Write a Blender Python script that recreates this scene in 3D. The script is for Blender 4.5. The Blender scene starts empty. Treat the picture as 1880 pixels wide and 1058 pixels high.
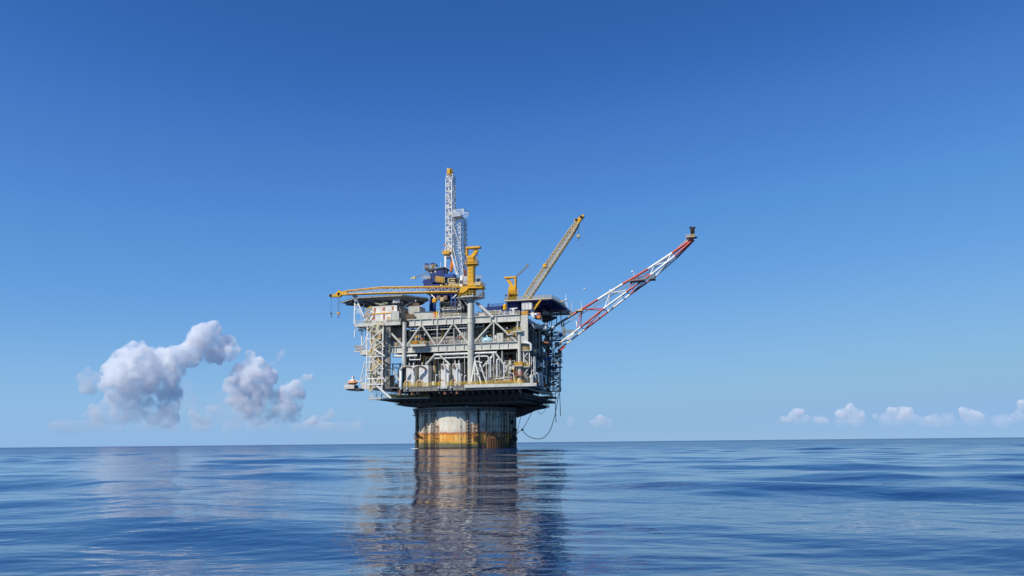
import bpy, math, random
import numpy as np
from mathutils import Vector, Matrix, noise as mnoise

def lin(a, b, n): return [a+(b-a)*i/(n-1) for i in range(n)]
def aran(a, b=None, s=1):
    if b is None: return list(range(a))
    return [a+s*i for i in range(max(0, math.ceil((b-a)/s-1e-9)))]
R = math.radians
SC = bpy.context.scene
COL = SC.collection
random.seed(7)

# ------------------------------------------------------------------ survey frame
# Camera in a small boat, 1.9 m above the water; the platform stands 300 m off and is
# turned by TH.  Platform coordinates: x along its front face, y away, z up.
FPX = 1500.0
ROLL = R(0.58)
PITCH = math.atan(283.5 / FPX)
CAMH = 1.9
TH = R(14)
cf = Vector((0, math.cos(PITCH), math.sin(PITCH)))
r0 = Vector((1, 0, 0)); u0 = Vector((0, -math.sin(PITCH), math.cos(PITCH)))
cr = math.cos(ROLL) * r0 - math.sin(ROLL) * u0
cu = math.sin(ROLL) * r0 + math.cos(ROLL) * u0
CAM = Vector((0, 0, CAMH))
def ray(px, py): return cf + (px - 940) / FPX * cr - (py - 529) / FPX * cu
_d = ray(855.5, 813.4)
W0 = _d / _d.y * 300.0; W0.z = 0.0
EX = Vector((math.cos(TH), -math.sin(TH), 0)); EY = Vector((math.sin(TH), math.cos(TH), 0))
def F(px, py, y):
    """survey point seen in direction (px,py) that lies on the platform plane y"""
    d = ray(px, py); t = ((W0 + EY * y - CAM).dot(EY)) / d.dot(EY)
    P = CAM + d * t - W0
    return Vector((P.dot(EX), y, P.z))
def FX(px, py, x):
    d = ray(px, py); t = ((W0 + EX * x - CAM).dot(EX)) / d.dot(EX)
    P = CAM + d * t - W0
    return Vector((x, P.dot(EY), P.z))
def toworld(v): return W0 + EX * v.x + EY * v.y + Vector((0, 0, v.z))

# ------------------------------------------------------------------ materials
def nd(nt, t, **kw):
    n = nt.nodes.new(t)
    for k, v in kw.items():
        if k in n.inputs: n.inputs[k].default_value = v
        else: setattr(n, k, v)
    return n
MATS = {}
def paint(name, col, rough=.5, dirt=(.16, .09, .045), amount=.35, streak=True, metal=0.0, spec=.4, var=.12):
    if name in MATS: return MATS[name]
    m = bpy.data.materials.new(name); m.use_nodes = True
    nt = m.node_tree; L = nt.links.new
    b = nt.nodes['Principled BSDF']
    b.inputs['Roughness'].default_value = rough; b.inputs['Metallic'].default_value = metal
    b.inputs['Specular IOR Level'].default_value = spec
    g = nd(nt, 'ShaderNodeNewGeometry')
    mp = nd(nt, 'ShaderNodeMapping'); mp.inputs['Scale'].default_value = (1.3, 1.3, .16 if streak else 1.0)
    L(g.outputs['Position'], mp.inputs['Vector'])
    n1 = nd(nt, 'ShaderNodeTexNoise', Scale=.9, Detail=5.0, Roughness=.65); L(mp.outputs[0], n1.inputs['Vector'])
    n2 = nd(nt, 'ShaderNodeTexNoise', Scale=.35, Detail=3.0); L(g.outputs['Position'], n2.inputs['Vector'])
    r1 = nd(nt, 'ShaderNodeMapRange'); r1.inputs[1].default_value = .52; r1.inputs[2].default_value = .74
    r1.inputs[3].default_value = 0; r1.inputs[4].default_value = amount
    L(n1.outputs[0], r1.inputs[0])
    mx = nd(nt, 'ShaderNodeMix', data_type='RGBA'); mx.inputs[6].default_value = (*col, 1); mx.inputs[7].default_value = (*dirt, 1)
    L(r1.outputs[0], mx.inputs[0])
    r2 = nd(nt, 'ShaderNodeMapRange'); r2.inputs[1].default_value = .3; r2.inputs[2].default_value = .7
    r2.inputs[3].default_value = 1 - var; r2.inputs[4].default_value = 1 + var
    L(n2.outputs[0], r2.inputs[0])
    mu = nd(nt, 'ShaderNodeMix', data_type='RGBA', blend_type='MULTIPLY'); mu.inputs[0].default_value = 1
    L(mx.outputs[2], mu.inputs[6]); L(r2.outputs[0], mu.inputs[7])
    L(mu.outputs[2], b.inputs['Base Color'])
    MATS[name] = m
    return m
WHITE = paint('white_paint', (.86, .82, .72), amount=.45, dirt=(.33,.21,.11))
CREAM = paint('pale_grey_paint', (.60, .575, .485), amount=.5, dirt=(.33,.23,.13))
GREY = paint('grey_paint', (.37, .35, .30), amount=.5)
MIDGREY = paint('grey_and_shade_paint', (.23, .215, .18), amount=.5)  # grey for fittings, and shade painted onto faces turned from the sun
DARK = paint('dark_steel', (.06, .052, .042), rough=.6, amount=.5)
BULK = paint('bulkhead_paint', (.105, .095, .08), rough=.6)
DECKSTEEL = paint('deck_steel', (.19, .175, .14), rough=.7)
YELLOW = paint('yellow_paint', (.78, .40, .012), amount=.3)
RAILY = paint('handrail_yellow', (.66, .43, .03), amount=.25)
TAN = paint('weathered_tan_paint', (.62, .48, .24), amount=.45)
ORANGE = paint('orange_paint', (.80, .22, .02))
RED = paint('red_paint', (.52, .085, .055), amount=.35, dirt=(.42,.22,.17))
NAVY = paint('navy_paint', (.012, .03, .15))
BLUE = paint('blue_paint', (.018, .075, .28), amount=.5)
SKYBLUE = paint('light_blue_paint', (.40, .68, .78), amount=.1)
RUST = paint('rusty_steel', (.30, .13, .06), rough=.8, dirt=(.09, .035, .02), amount=.7)
BROWN = paint('primer_brown', (.26, .17, .11), rough=.8)
PIPEW = paint('pipe_white', (.70, .69, .64), amount=.4)
WOOD = paint('bleached_timber', (.62, .54, .42), rough=.8, amount=.4)
BLACK = paint('black_rubber', (.016, .016, .017), rough=.6, amount=.1)
LENS = paint('lamp_lens', (.85, .86, .86), rough=.15, amount=.05)

def hull_material():
    m = bpy.data.materials.new('weathered_hull_paint'); m.use_nodes = True
    nt = m.node_tree; L = nt.links.new; b = nt.nodes['Principled BSDF']
    b.inputs['Roughness'].default_value = .55
    tc = nd(nt, 'ShaderNodeTexCoord'); sp = nd(nt, 'ShaderNodeSeparateXYZ'); L(tc.outputs['Object'], sp.inputs[0])
    mp = nd(nt, 'ShaderNodeMapping'); mp.inputs['Scale'].default_value = (1, 1, .10); L(tc.outputs['Object'], mp.inputs[0])
    st = nd(nt, 'ShaderNodeTexNoise', Scale=.9, Detail=6.0, Roughness=.7); L(mp.outputs[0], st.inputs['Vector'])
    bl = nd(nt, 'ShaderNodeTexNoise', Scale=.30, Detail=5.0, Roughness=.6); L(tc.outputs['Object'], bl.inputs['Vector'])
    wv = nd(nt, 'ShaderNodeTexNoise', Scale=.16, Detail=2.0); L(tc.outputs['Object'], wv.inputs['Vector'])
    def math_(op, a, bb, clamp=False):
        n = nd(nt, 'ShaderNodeMath', operation=op, use_clamp=clamp)
        for i, v in enumerate((a, bb)):
            if isinstance(v, (int, float)): n.inputs[i].default_value = v
            else: L(v, n.inputs[i])
        return n.outputs[0]
    def rng(v, a, c, lo=0., hi=1.):
        n = nd(nt, 'ShaderNodeMapRange'); L(v, n.inputs[0])
        for i, q in enumerate((a, c, lo, hi)): n.inputs[i + 1].default_value = q
        return n.outputs[0]
    def mix(fac, a, c):
        n = nd(nt, 'ShaderNodeMix', data_type='RGBA'); L(fac, n.inputs[0])
        for i, v in ((6, a), (7, c)):
            if isinstance(v, tuple): n.inputs[i].default_value = (*v, 1)
            else: L(v, n.inputs[i])
        return n.outputs[2]
    base = mix(rng(bl.outputs[0], .35, .7), (.80, .73, .57), (.66, .59, .45))
    # rust streaks running down the paint
    base = mix(math_('MULTIPLY', rng(st.outputs[0], .52, .70), .8), base, (.42, .21, .075))
    # plate seams
    zs = math_('MODULO', sp.outputs[2], 3.05)
    seam = math_('LESS_THAN', zs, .07)
    base = mix(math_('MULTIPLY', seam, .45), base, (.18, .15, .11))
    # splash zone coating, orange and yellow
    hz = math_('ADD', sp.outputs[2], math_('MULTIPLY', math_('SUBTRACT', st.outputs[0], .5), 3.4))
    oc = mix(rng(bl.outputs[0], .35, .66), (.84, .33, .03), (.92, .56, .13))
    oc = mix(math_('MULTIPLY', rng(st.outputs[0], .5, .68), .9), oc, (.42, .10, .015))
    base = mix(rng(hz, 5.35, 5.0), base, oc)
    edge = math_('MULTIPLY', rng(hz, 4.45, 4.95), rng(hz, 5.75, 5.2))
    base = mix(math_('MULTIPLY', edge, .9), base, (.46, .10, .02))
    drip = math_('MULTIPLY', rng(sp.outputs[2], 10.5, 5.2), rng(st.outputs[0], .49, .62)); base = mix(math_('MULTIPLY', drip, .75), base, (.58, .26, .06))
    # marine growth at the water line
    gz = math_('ADD', sp.outputs[2], math_('MULTIPLY', math_('SUBTRACT', wv.outputs[0], .5), 2.4))
    gz = math_('ADD', gz, math_('MULTIPLY', math_('SUBTRACT', bl.outputs[0], .5), .9))
    base = mix(rng(gz, 2.5, 2.25), base, (.40, .28, .035))
    base = mix(rng(gz, 1.95, 1.6), base, (.15, .13, .075))
    base = mix(rng(sp.outputs[2], .55, .35), base, (.035, .03, .02))
    L(base, b.inputs['Base Color'])
    bp = nd(nt, 'ShaderNodeBump', Strength=.35, Distance=.12); L(bl.outputs[0], bp.inputs['Height']); L(bp.outputs[0], b.inputs['Normal'])
    return m
HULL = hull_material()

# ------------------------------------------------------------------ mesh builder
V = Vector
class MB:
    def __init__(self): self.v = []; self.f = []; self.s = []; self.m = []; self.mi = 0
    def add(self, vs, fs, smooth=False):
        o = len(self.v); self.v += [V(p) for p in vs]
        for q in fs: self.f.append([i + o for i in q]); self.s.append(smooth); self.m.append(self.mi)
        return self
    def box(self, a, b):
        x0, y0, z0 = (min(a[i], b[i]) for i in range(3)); x1, y1, z1 = (max(a[i], b[i]) for i in range(3))
        return self.add([(x0,y0,z0),(x1,y0,z0),(x1,y1,z0),(x0,y1,z0),(x0,y0,z1),(x1,y0,z1),(x1,y1,z1),(x0,y1,z1)],
                        [(0,3,2,1),(4,5,6,7),(0,1,5,4),(1,2,6,5),(2,3,7,6),(3,0,4,7)])
    def cbox(self, c, s): return self.box([c[i]-s[i]/2 for i in range(3)], [c[i]+s[i]/2 for i in range(3)])
    def bevbox(self, a, b, r=.12):
        x0, y0, z0 = (min(a[i], b[i]) for i in range(3)); x1, y1, z1 = (max(a[i], b[i]) for i in range(3))
        prof = [(x0+r,y0),(x1-r,y0),(x1,y0+r),(x1,y1-r),(x1-r,y1),(x0+r,y1),(x0,y1-r),(x0,y0+r)]
        self.prism([V((x,y,0)) for x,y in prof], z0, z1-r)
        top = [(x0+r*2,y0+r),(x1-r*2,y0+r),(x1-r,y0+r*2),(x1-r,y1-r*2),(x1-r*2,y1-r),(x0+r*2,y1-r),(x0+r,y1-r*2),(x0+r,y0+r*2)]
        self.loft([[V((x,y,z1-r)) for x,y in prof],[V((x,y,z1)) for x,y in top]])
        return self
    def prism(self, poly, z0, z1):
        n = len(poly); vs = [(p[0],p[1],z0) for p in poly]+[(p[0],p[1],z1) for p in poly]
        return self.add(vs, [tuple(range(n))[::-1], tuple(range(n,2*n))]+[(i,(i+1)%n,n+(i+1)%n,n+i) for i in range(n)])
    def extrude(self, poly, d):
        n = len(poly); d = V(d); vs = [V(p) for p in poly]+[V(p)+d for p in poly]
        return self.add(vs, [tuple(range(n))[::-1], tuple(range(n,2*n))]+[(i,(i+1)%n,n+(i+1)%n,n+i) for i in range(n)])
    def loft(self, rings, smooth=False, cap=True):
        n = len(rings[0]); vs = [p for r in rings for p in r]; fs = []
        for k in range(len(rings)-1):
            for i in range(n): fs.append((k*n+i, k*n+(i+1)%n, (k+1)*n+(i+1)%n, (k+1)*n+i))
        self.add(vs, fs, smooth)
        if cap:
            self.add(rings[0], [tuple(range(n))[::-1]]); self.add(rings[-1], [tuple(range(n))])
        return self
    @staticmethod
    def frame(d):
        d = d.normalized(); a = V((0,0,1)) if abs(d.z) < .95 else V((0,1,0))
        x = d.cross(a).normalized(); return x, d.cross(x).normalized()
    def cyl(self, p, q, r, r2=None, n=10):
        p, q = V(p), V(q); r2 = r if r2 is None else r2
        if (q-p).length < 1e-5: return self
        x, y = self.frame(q-p); rings = []
        for c, rr in ((p, r), (q, r2)):
            rings.append([c + (x*math.cos(2*math.pi*i/n)+y*math.sin(2*math.pi*i/n))*rr for i in range(n)])
        return self.loft(rings, n > 6)
    def bar(self, p, q, w, h=None):
        p, q = V(p), V(q); h = h or w; x, y = self.frame(q-p)
        return self.loft([[c + x*a*w/2 + y*b*h/2 for a, b in ((-1,-1),(1,-1),(1,1),(-1,1))] for c in (p, q)])
    def tube(self, pts, r, n=8):
        pts = [V(p) for p in pts]; rings = []; x = None
        for i, c in enumerate(pts):
            d = (pts[min(i+1,len(pts)-1)]-pts[max(i-1,0)]).normalized()
            if x is None: x, y = self.frame(d)
            else: x = (x - d*x.dot(d)).normalized(); y = d.cross(x)
            rr = r[i] if isinstance(r, (list, tuple)) else r
            rings.append([c+(x*math.cos(2*math.pi*k/n)+y*math.sin(2*math.pi*k/n))*rr for k in range(n)])
        return self.loft(rings, True)
    def lathe(self, c, prof, n=24, a0=0, a1=2*math.pi):
        c = V(c); full = abs(a1-a0-2*math.pi) < 1e-6; k = n if full else n+1
        vs = []; fs = []
        for r, z in prof:
            for i in range(k):
                a = a0+(a1-a0)*i/n; vs.append(c+V((r*math.cos(a), r*math.sin(a), z)))
        for j in range(len(prof)-1):
            for i in range(n):
                i2 = (i+1) % k; fs.append((j*k+i, j*k+i2, (j+1)*k+i2, (j+1)*k+i))
        return self.add(vs, fs, True)
    def ball(self, c, rx, ry=None, rz=None, n=12):
        ry = ry or rx; rz = rz or rx; c = V(c); m = n//2; vs = []; fs = []
        for j in range(m+1):
            t = math.pi*j/m
            for i in range(n):
                a = 2*math.pi*i/n; vs.append(c+V((rx*math.sin(t)*math.cos(a), ry*math.sin(t)*math.sin(a), rz*math.cos(t))))
        for j in range(m):
            for i in range(n): fs.append((j*n+i, (j+1)*n+i, (j+1)*n+(i+1)%n, j*n+(i+1)%n))
        return self.add(vs, fs, True)
    def rail(self, pts, h=1.15, step=1.8, r=.055, mids=2):
        pts = [V(p) for p in pts]
        for a, b in zip(pts, pts[1:]):
            for k in range(mids+1):
                z = V((0,0,h*(k+1)/(mids+1))); self.bar(a+z, b+z, r*2)
            n = max(1, round((b-a).length/step))
            for i in range(n+1):
                p = a.lerp(b, i/n); self.bar(p, p+V((0,0,h)), r*2)
        return self
    def lattice(self, A, B, n, rc, rw, cross=False):
        """A, B: matching rings of 3 or 4 chord ends; zig-zag webs between neighbouring chords"""
        k = len(A); A = [V(a) for a in A]; B = [V(b) for b in B]
        for a, b in zip(A, B): self.cyl(a, b, rc, n=6)
        at = lambda i, t: A[i].lerp(B[i], t)
        for i in range(k):
            j = (i+1) % k
            for s in range(n):
                t0, t1 = s/n, (s+1)/n
                if (s+i) % 2 or cross: self.bar(at(i,t0), at(j,t1), rw*2)
                if not (s+i) % 2 or cross: self.bar(at(j,t0), at(i,t1), rw*2)
                self.bar(at(i,t1), at(j,t1), rw*2)
        return self
    def build(self, name, mat, parent=None, label=None):
        B = BASE[parent.name] if parent is not None else V((0,0,0))
        return self._link(name, mat, parent, B, label)
    def _link(self, name, mat, parent, B, label=None):
        me = bpy.data.meshes.new(name)
        me.from_pydata([p-B for p in self.v], [], self.f)
        me.polygons.foreach_set('use_smooth', self.s)
        for q in (mat if isinstance(mat, (list, tuple)) else [mat]): me.materials.append(q)
        me.polygons.foreach_set('material_index', self.m)
        me.update()
        o = bpy.data.objects.new(name, me); COL.objects.link(o)
        if parent is not None: o.parent = parent
        BASE[o.name] = B.copy()
        if label: o['label'] = label
        return o
BASE = {}
def tag(o, label, cat, group=None, kind=None):
    if label: o['label'] = label
    if cat: o['category'] = cat
    if group: o['group'] = group
    if kind: o['kind'] = kind
    return o
def thing(name, label, cat, base, group=None):
    o = bpy.data.objects.new(name, None); COL.objects.link(o); base = V(base)
    o.empty_display_size = .5
    o.location = toworld(base); o.rotation_euler = (0, 0, -TH); BASE[o.name] = base
    return tag(o, label, cat, group)
def single(mb, name, mat, label, cat, base, group=None):
    base = V(base); o = mb._link(name, mat, None, base)
    o.location = toworld(base); o.rotation_euler = (0, 0, -TH)
    return tag(o, label, cat, group)

# ================================================================== HULL
ZU, ZM, ZL = 44.4, 35.2, 20.9       # tops of the upper, middle and lower deck
YF = -21.0
XL, XR = -21.0, 26.3
HR = 18.3
hull = thing('spar_hull', 'huge round steel hull column, pale above, orange and rusty at the water line', 'platform hull', (0, 0, 0))
m = MB(); m.lathe((0,0,0), [(HR,-12),(HR,0),(HR,3),(HR,6),(HR,9),(HR,12.6)], 128)
m.build('shell', HULL, hull)
m = MB(); m.lathe((0,0,0), [(HR+.02,12.6),(HR+.5,13.5),(HR+.9,13.6),(HR+.9,14.1),(HR-1,14.1)], 96)
cap = m.build('collar_ring', MIDGREY, hull)
for k in range(44):
    a = 2*math.pi*k/44; m = MB()
    c, s = math.cos(a), math.sin(a); t = V((-s, c, 0))*.06
    p = [V((c*rr, s*rr, z)) for rr, z in ((HR-.02, 10.6), (HR+.25, 12.0), (HR+.7, 13.45), (HR-.02, 13.45))]
    m.extrude([q-t for q in p], t*2); m.build('stiffener', GREY, cap)
def on_hull(px, py, out=0.0):
    """azimuth and height of the hull surface point seen at (px,py)"""
    x = F(px, py, -HR*.8)
    d = ray(px, py); best = None
    A = (d.x**2 + d.y**2); o = CAM - W0; Bq = 2*(o.x*d.x+o.y*d.y); C = o.x**2+o.y**2-(HR+out)**2
    disc = max(0, Bq*Bq-4*A*C); t = (-Bq-math.sqrt(disc))/(2*A); P = o + d*t
    return V((P.dot(EX), P.dot(EY), (CAM+d*t).z))
def arc(p, q, out, n=8):
    a = math.atan2(p.y, p.x); b = math.atan2(q.y, q.x)
    return [V((math.cos(a+(b-a)*i/n)*(HR+out), math.sin(a+(b-a)*i/n)*(HR+out), p.z+(q.z-p.z)*i/n)) for i in range(n+1)]
for (xa, xb, py) in ((772, 800, 760), (849, 872, 758), (918, 946, 759), (905, 924, 767)):
    m = MB(); pts = arc(on_hull(xa, py), on_hull(xb, py), .7)
    inn = arc(on_hull(xa, py), on_hull(xb, py), .0)
    for a, b, c, d in zip(pts, pts[1:], inn[1:], inn):
        m.extrude([a, b, c, d], (0,0,.3))
    m.rail(arc(on_hull(xa, py), on_hull(xb, py), .65, 4), r=.04)
    for q in (pts[0], pts[4], pts[-1]): m.bar(q, q*((HR)/(HR+.7))+V((0,0,-1.2-q.z*(HR/(HR+.7)-1))), .15)
    m.build('walkway', GREY, hull)
for (px, r, mat, ztop) in ((765.5, .42, DARK, 14), (878.3, .36, BLACK, 15), (893.5, .2, DARK, 12), (916.5, .16, GREY, 11),
                           (926, .25, DARK, 14), (930.5, .16, RUST, 13), (921, .13, DARK, 13), (905, .13, RUST, 12), (899, .10, DARK, 13.5), (910.5, .16, GREY, 13), (887, .10, RUST, 9), (799.5, .10, RUST, 12), (803, .08, DARK, 8), (775, .08, DARK, 13), (845, .07, GREY, 13)):
    b = on_hull(px, 815, .45); m = MB()
    m.cyl((b.x, b.y, -6), (b.x, b.y, ztop), r, n=10)
    for z in (3.5, 7.5, 11.5):
        if z < ztop: m.cyl((b.x, b.y, z), (b.x*.97, b.y*.97, z), .14, n=6); m.cyl((b.x,b.y,z-.2),(b.x,b.y,z+.2), r*1.35, n=10)
    m.build('riser_pipe', mat, hull)
# rusty boat landing beside the black riser
m = MB()
p0 = on_hull(866, 800, .6); p1 = on_hull(877, 800, .6)
for q in (p0, p1, on_hull(871, 800, 1.2)):
    m.bar((q.x,q.y,3.6), (q.x,q.y,8.2), .22)
for z in (3.7, 4.5, 5.2, 6.5, 8.0): m.bar((p0.x,p0.y,z), (p1.x,p1.y,z), .18)
m.bar((p0.x,p0.y,3.7),(p1.x,p1.y,5.2),.14); m.bar((p1.x,p1.y,3.7),(p0.x,p0.y,5.2),.14)
for i in range(9):
    q = p0.lerp(p1, .6); m.bar((q.x,q.y,4+i*.45),(q.x+.5,q.y-.1,4+i*.45),.06)
m.build('landing_frame', RUST, hull)
fend = MB(); fb = thing('boat_fender', 'row of rusty vertical fender posts on the shaded right of the hull', 'fender', on_hull(907, 823, .8))
qs = [on_hull(px, 812, .75) for px in lin(895, 925, 11)]
for q in qs:
    m = MB(); m.cyl((q.x,q.y,-1.5), (q.x,q.y,3.7), .17, n=8); m.ball((q.x,q.y,3.7), .17, n=8); m.build('fender_post', RUST, fb)
for z in (1.4, 3.3):
    m = MB()
    for a, b in zip(qs, qs[1:]): m.bar((a.x*.985,a.y*.985,z),(b.x*.985,b.y*.985,z),.25)
    m.build('rail', RUST, fb)
for q in qs[::3]:
    m = MB(); m.bar((q.x*.985,q.y*.985,3.3),(q.x*.955,q.y*.955,5.4),.14); m.build('strut', RUST, fb)
for (xa, xb) in ((905, 911), (909, 914)):
    a, b = on_hull(xa, 791, .5), on_hull(xb, 803, .7); m = MB(); m.bar(a, b, .22); m.build('strut', RUST, fb)

def chain(px, z0, z1, label, out=.5, size=.5):
    b = on_hull(px, 800, out); m = MB(); z = z1; i = 0
    rad = V((b.x, b.y, 0)).normalized(); tan = V((-rad.y, rad.x, 0))
    while z > z0:
        side = (tan if i % 2 else rad)
        pts = [V((b.x,b.y,z)) + side*math.cos(a)*size*.42 + V((0,0,1))*math.sin(a)*size*.75 for a in lin(0, 2*math.pi, 11)]
        m.tube(pts, size*.16, 5); z -= size*1.1; i += 1
    single(m, 'mooring_chain', DARK, label, 'chain', (b.x, b.y, z0), 'mooring chains hanging down the hull')
for px, lab in ((779.5, 'rusty mooring chain nearest the left edge of the hull'),
                (783, "mooring chain just right of the hull's leftmost chain, on the pale paint"),
                (791.5, "third mooring chain from the hull's left edge, left of the sunlit patch"),
                (796, "fourth mooring chain from the hull's left edge, bordering the sunlit patch"),
                (856.5, 'left chain of the close pair hanging in the middle of the hull'),
                (860, 'right chain of the close pair hanging in the middle of the hull')):
    chain(px, -1, 12.5, lab)
for i, px in enumerate((936.5, 941.5, 946)):
    chain(px, -1, 11, ['thick dark chain in shade right of the fender posts',
                       "thick dark chain between two others on the hull's shaded right edge",
                       "outermost thick chain forming the hull's jagged right outline"][i], .9, .85)
for (px, py, s) in ((938, 812, 1.2), (943, 806, 1.4), (945, 790, .9), (940, 775, .8)):
    q = on_hull(px, py, .3); m = MB()
    m.bevbox((q.x-s*.6,q.y-s*.6,q.z-s), (q.x+s*.6,q.y+s*.5,q.z+s), .2); m.cyl((q.x-.9*s,q.y-.2,q.z),(q.x+.9*s,q.y-.2,q.z),.55*s,n=12)
    m.build('fairlead', DARK, hull)
m = MB(); q = on_hull(768, 801, .3)
m.tube([q+V((-.2,-.2,0))+V((math.cos(a)*1.0-.4,0,math.sin(a)*1.2)) for a in lin(0,6.28,15)], .14, 6); m.build('mooring_ring', RUST, hull)
for (px,py) in ((758,745),(761,765)):
    q = on_hull(766,py,.2); m = MB(); m.bar(q, q+V((-1.6,-.3,.5)), .3); m.build('bracket', DARK, hull)

# ================================================================== TOPSIDES FRAME
deck = thing('platform_deck', 'pale grey three storey steel deck block carried on the round hull', 'platform deck', (0, 0, 14))
m = MB()
# underside: deep dark beams narrowing to the hull collar
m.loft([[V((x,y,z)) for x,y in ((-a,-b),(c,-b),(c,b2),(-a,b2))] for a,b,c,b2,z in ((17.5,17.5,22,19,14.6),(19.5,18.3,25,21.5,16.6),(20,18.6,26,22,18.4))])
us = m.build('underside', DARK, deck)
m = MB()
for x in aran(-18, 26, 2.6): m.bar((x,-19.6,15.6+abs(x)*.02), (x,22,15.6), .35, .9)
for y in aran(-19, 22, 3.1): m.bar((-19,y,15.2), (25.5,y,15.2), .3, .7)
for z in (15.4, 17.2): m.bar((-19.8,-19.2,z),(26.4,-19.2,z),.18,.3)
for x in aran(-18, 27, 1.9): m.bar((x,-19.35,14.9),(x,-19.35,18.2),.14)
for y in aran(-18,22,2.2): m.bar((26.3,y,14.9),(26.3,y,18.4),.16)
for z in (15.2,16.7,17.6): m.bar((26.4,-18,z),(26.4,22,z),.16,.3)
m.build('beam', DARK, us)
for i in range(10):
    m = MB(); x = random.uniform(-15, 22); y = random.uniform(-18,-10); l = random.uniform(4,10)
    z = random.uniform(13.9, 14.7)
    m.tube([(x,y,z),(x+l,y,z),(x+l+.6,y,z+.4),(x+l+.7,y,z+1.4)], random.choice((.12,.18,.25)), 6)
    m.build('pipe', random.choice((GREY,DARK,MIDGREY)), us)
# right underside cone bracket toward the hull
m = MB(); m.extrude([F(1000,747,0), F(975,752,0), F(952,762,0), F(938,766,0), F(930,745,0)], (0,9,0)); m.build('bracket', DARK, us)
m = MB()
for a, b in (((930,746),(1006,746)),((985,740),(1015,737)),((998,731),(1018,729))):
    pa, pb = F(*a,3), F(*b,3); m.box(pa+V((0,-3,-.15)), pb+V((0,5,.15))); m.rail([pa+V((0,-3,0)), pb+V((0,-3,0))], r=.06)
m.build('catwalk', DARK, us)
# lower deck
m = MB(); m.box((XL,-25.2,ZL-.5), (27.5,22,ZL-.12)); m.build('lower_deck_plate', DECKSTEEL, deck)
m = MB()
e0, e1 = F(853,709,-25.4), F(985,703,-25.4)
m.box((e0.x,-25.6,ZL-1.0),(e1.x,-25.2,ZL+.05)); m.box((F(809,711,-25.4).x,-25.58,ZL-1.05),(F(822,711,-25.4).x-.1,-25.2,ZL-.15))
m.build('edge_girder', CREAM, deck)
m = MB()
m.box((-14.5,-25.1,ZL-1.7),(27.3,-24.8,ZL-.5)); m.box((27.2,-25,ZL-1.6),(27.6,22,ZL-.5))
for x in aran(-14,27,2.3): m.box((x,-25.22,ZL-1.75),(x+.2,-25.1,ZL-.5)); m.extrude([(x,-25.1,ZL-1.6),(x,-25.1,ZL-.5),(x,-18.7,ZL-.5),(x,-18.7,ZL-3.4)],(.2,0,0))
m.build('edge_girder', MIDGREY, deck)
m = MB()
for x in aran(-19,27,2.3): m.box((x,-25,ZL-1.2),(x+.25,22,ZL-.5))
m.build('floor_beam', DARK, deck)
def deckpart(name, mat, fn):
    m = MB(); fn(m); return m.build(name, mat, deck)
for (x0, x1, y, z) in ((-14.3, 27.4, -25.3, ZL-.1),):
    m = MB(); m.rail([(x0,y,z),(-1.0,y,z)], r=.07); m.rail([(.8,y,z),(x1,y,z),(x1,-10,z)], r=.07); m.build('handrail', RAILY, deck)
# middle deck
m = MB(); m.box((XL,YF+.2,ZM-.4),(XR,21,ZM-.05)); m.build('middle_deck_plate', DECKSTEEL, deck)
m = MB()
m.box((XL-3.5,YF-.3,ZM-2.4),(XR-1.5,YF+.2,ZM)); m.box((XL-3.5,YF-.75,ZM-.12),(XR-1.5,YF-.3,ZM+.12)); m.box((XL-3.5,YF-.75,ZM-2.45),(XR-1.5,YF-.3,ZM-2.2))
for x in aran(XL+2, XR-2, 3.1): m.box((x,YF-.62,ZM-2.2),(x+.14,YF-.3,ZM-.12))
m.build('edge_girder', CREAM, deck)
m = MB()
for x in aran(XL,XR,3.1): m.box((x,YF+.2,ZM-2),(x+.3,20,ZM-.4))
m.build('floor_beam', MIDGREY, deck)
# upper deck
m = MB(); m.box((-14.8,YF+.2,ZU-.4),(XR,21,ZU-.05)); m.build('upper_deck_plate', DECKSTEEL, deck)
m = MB()
x0 = F(752,590,YF).x; x1 = F(955,577,YF).x
m.box((x0,YF-.3,ZU-2.3),(x1,YF+.2,ZU)); m.box((x0-.6,YF-.7,ZU-.14),(x1,YF-.3,ZU+.12)); m.box((x0,YF-.7,ZU-2.35),(x1,YF-.3,ZU-2.15))
for px in (761, 773.5, 795, 803, 819, 832, 846, 901, 911): 
    x = F(px,585,YF).x; m.box((x,YF-.66,ZU-2.15),(x+.22,YF-.3,ZU-.14))
m.build('edge_girder', CREAM, deck)
m = MB()
for x in aran(-14,XR,3.1): m.box((x,YF+.2,ZU-2.1),(x+.3,20,ZU-.4))
m.build('floor_beam', MIDGREY, deck)
# upper deck edge rails
m = MB(); m.rail([(x0+4,YF-.5,ZU+.12),(x1,YF-.5,ZU+.12)], r=.05); m.build('handrail', CREAM, deck)
m = MB(); m.rail([(XL,YF-.6,ZM+.12),(XR-2,YF-.6,ZM+.12)], r=.05); m.build('handrail', CREAM, deck)
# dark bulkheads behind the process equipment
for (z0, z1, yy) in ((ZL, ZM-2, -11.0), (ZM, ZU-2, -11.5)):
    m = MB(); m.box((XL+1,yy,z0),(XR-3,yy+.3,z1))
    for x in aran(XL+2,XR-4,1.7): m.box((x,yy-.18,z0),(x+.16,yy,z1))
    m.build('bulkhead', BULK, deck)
    m = MB(); m.box((XL+.6,yy,z0),(XL+.9,20.5,z1)); m.box((XL+1,20.2,z0),(XR-3,20.5,z1)); m.build('bulkhead', BULK, deck)
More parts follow.
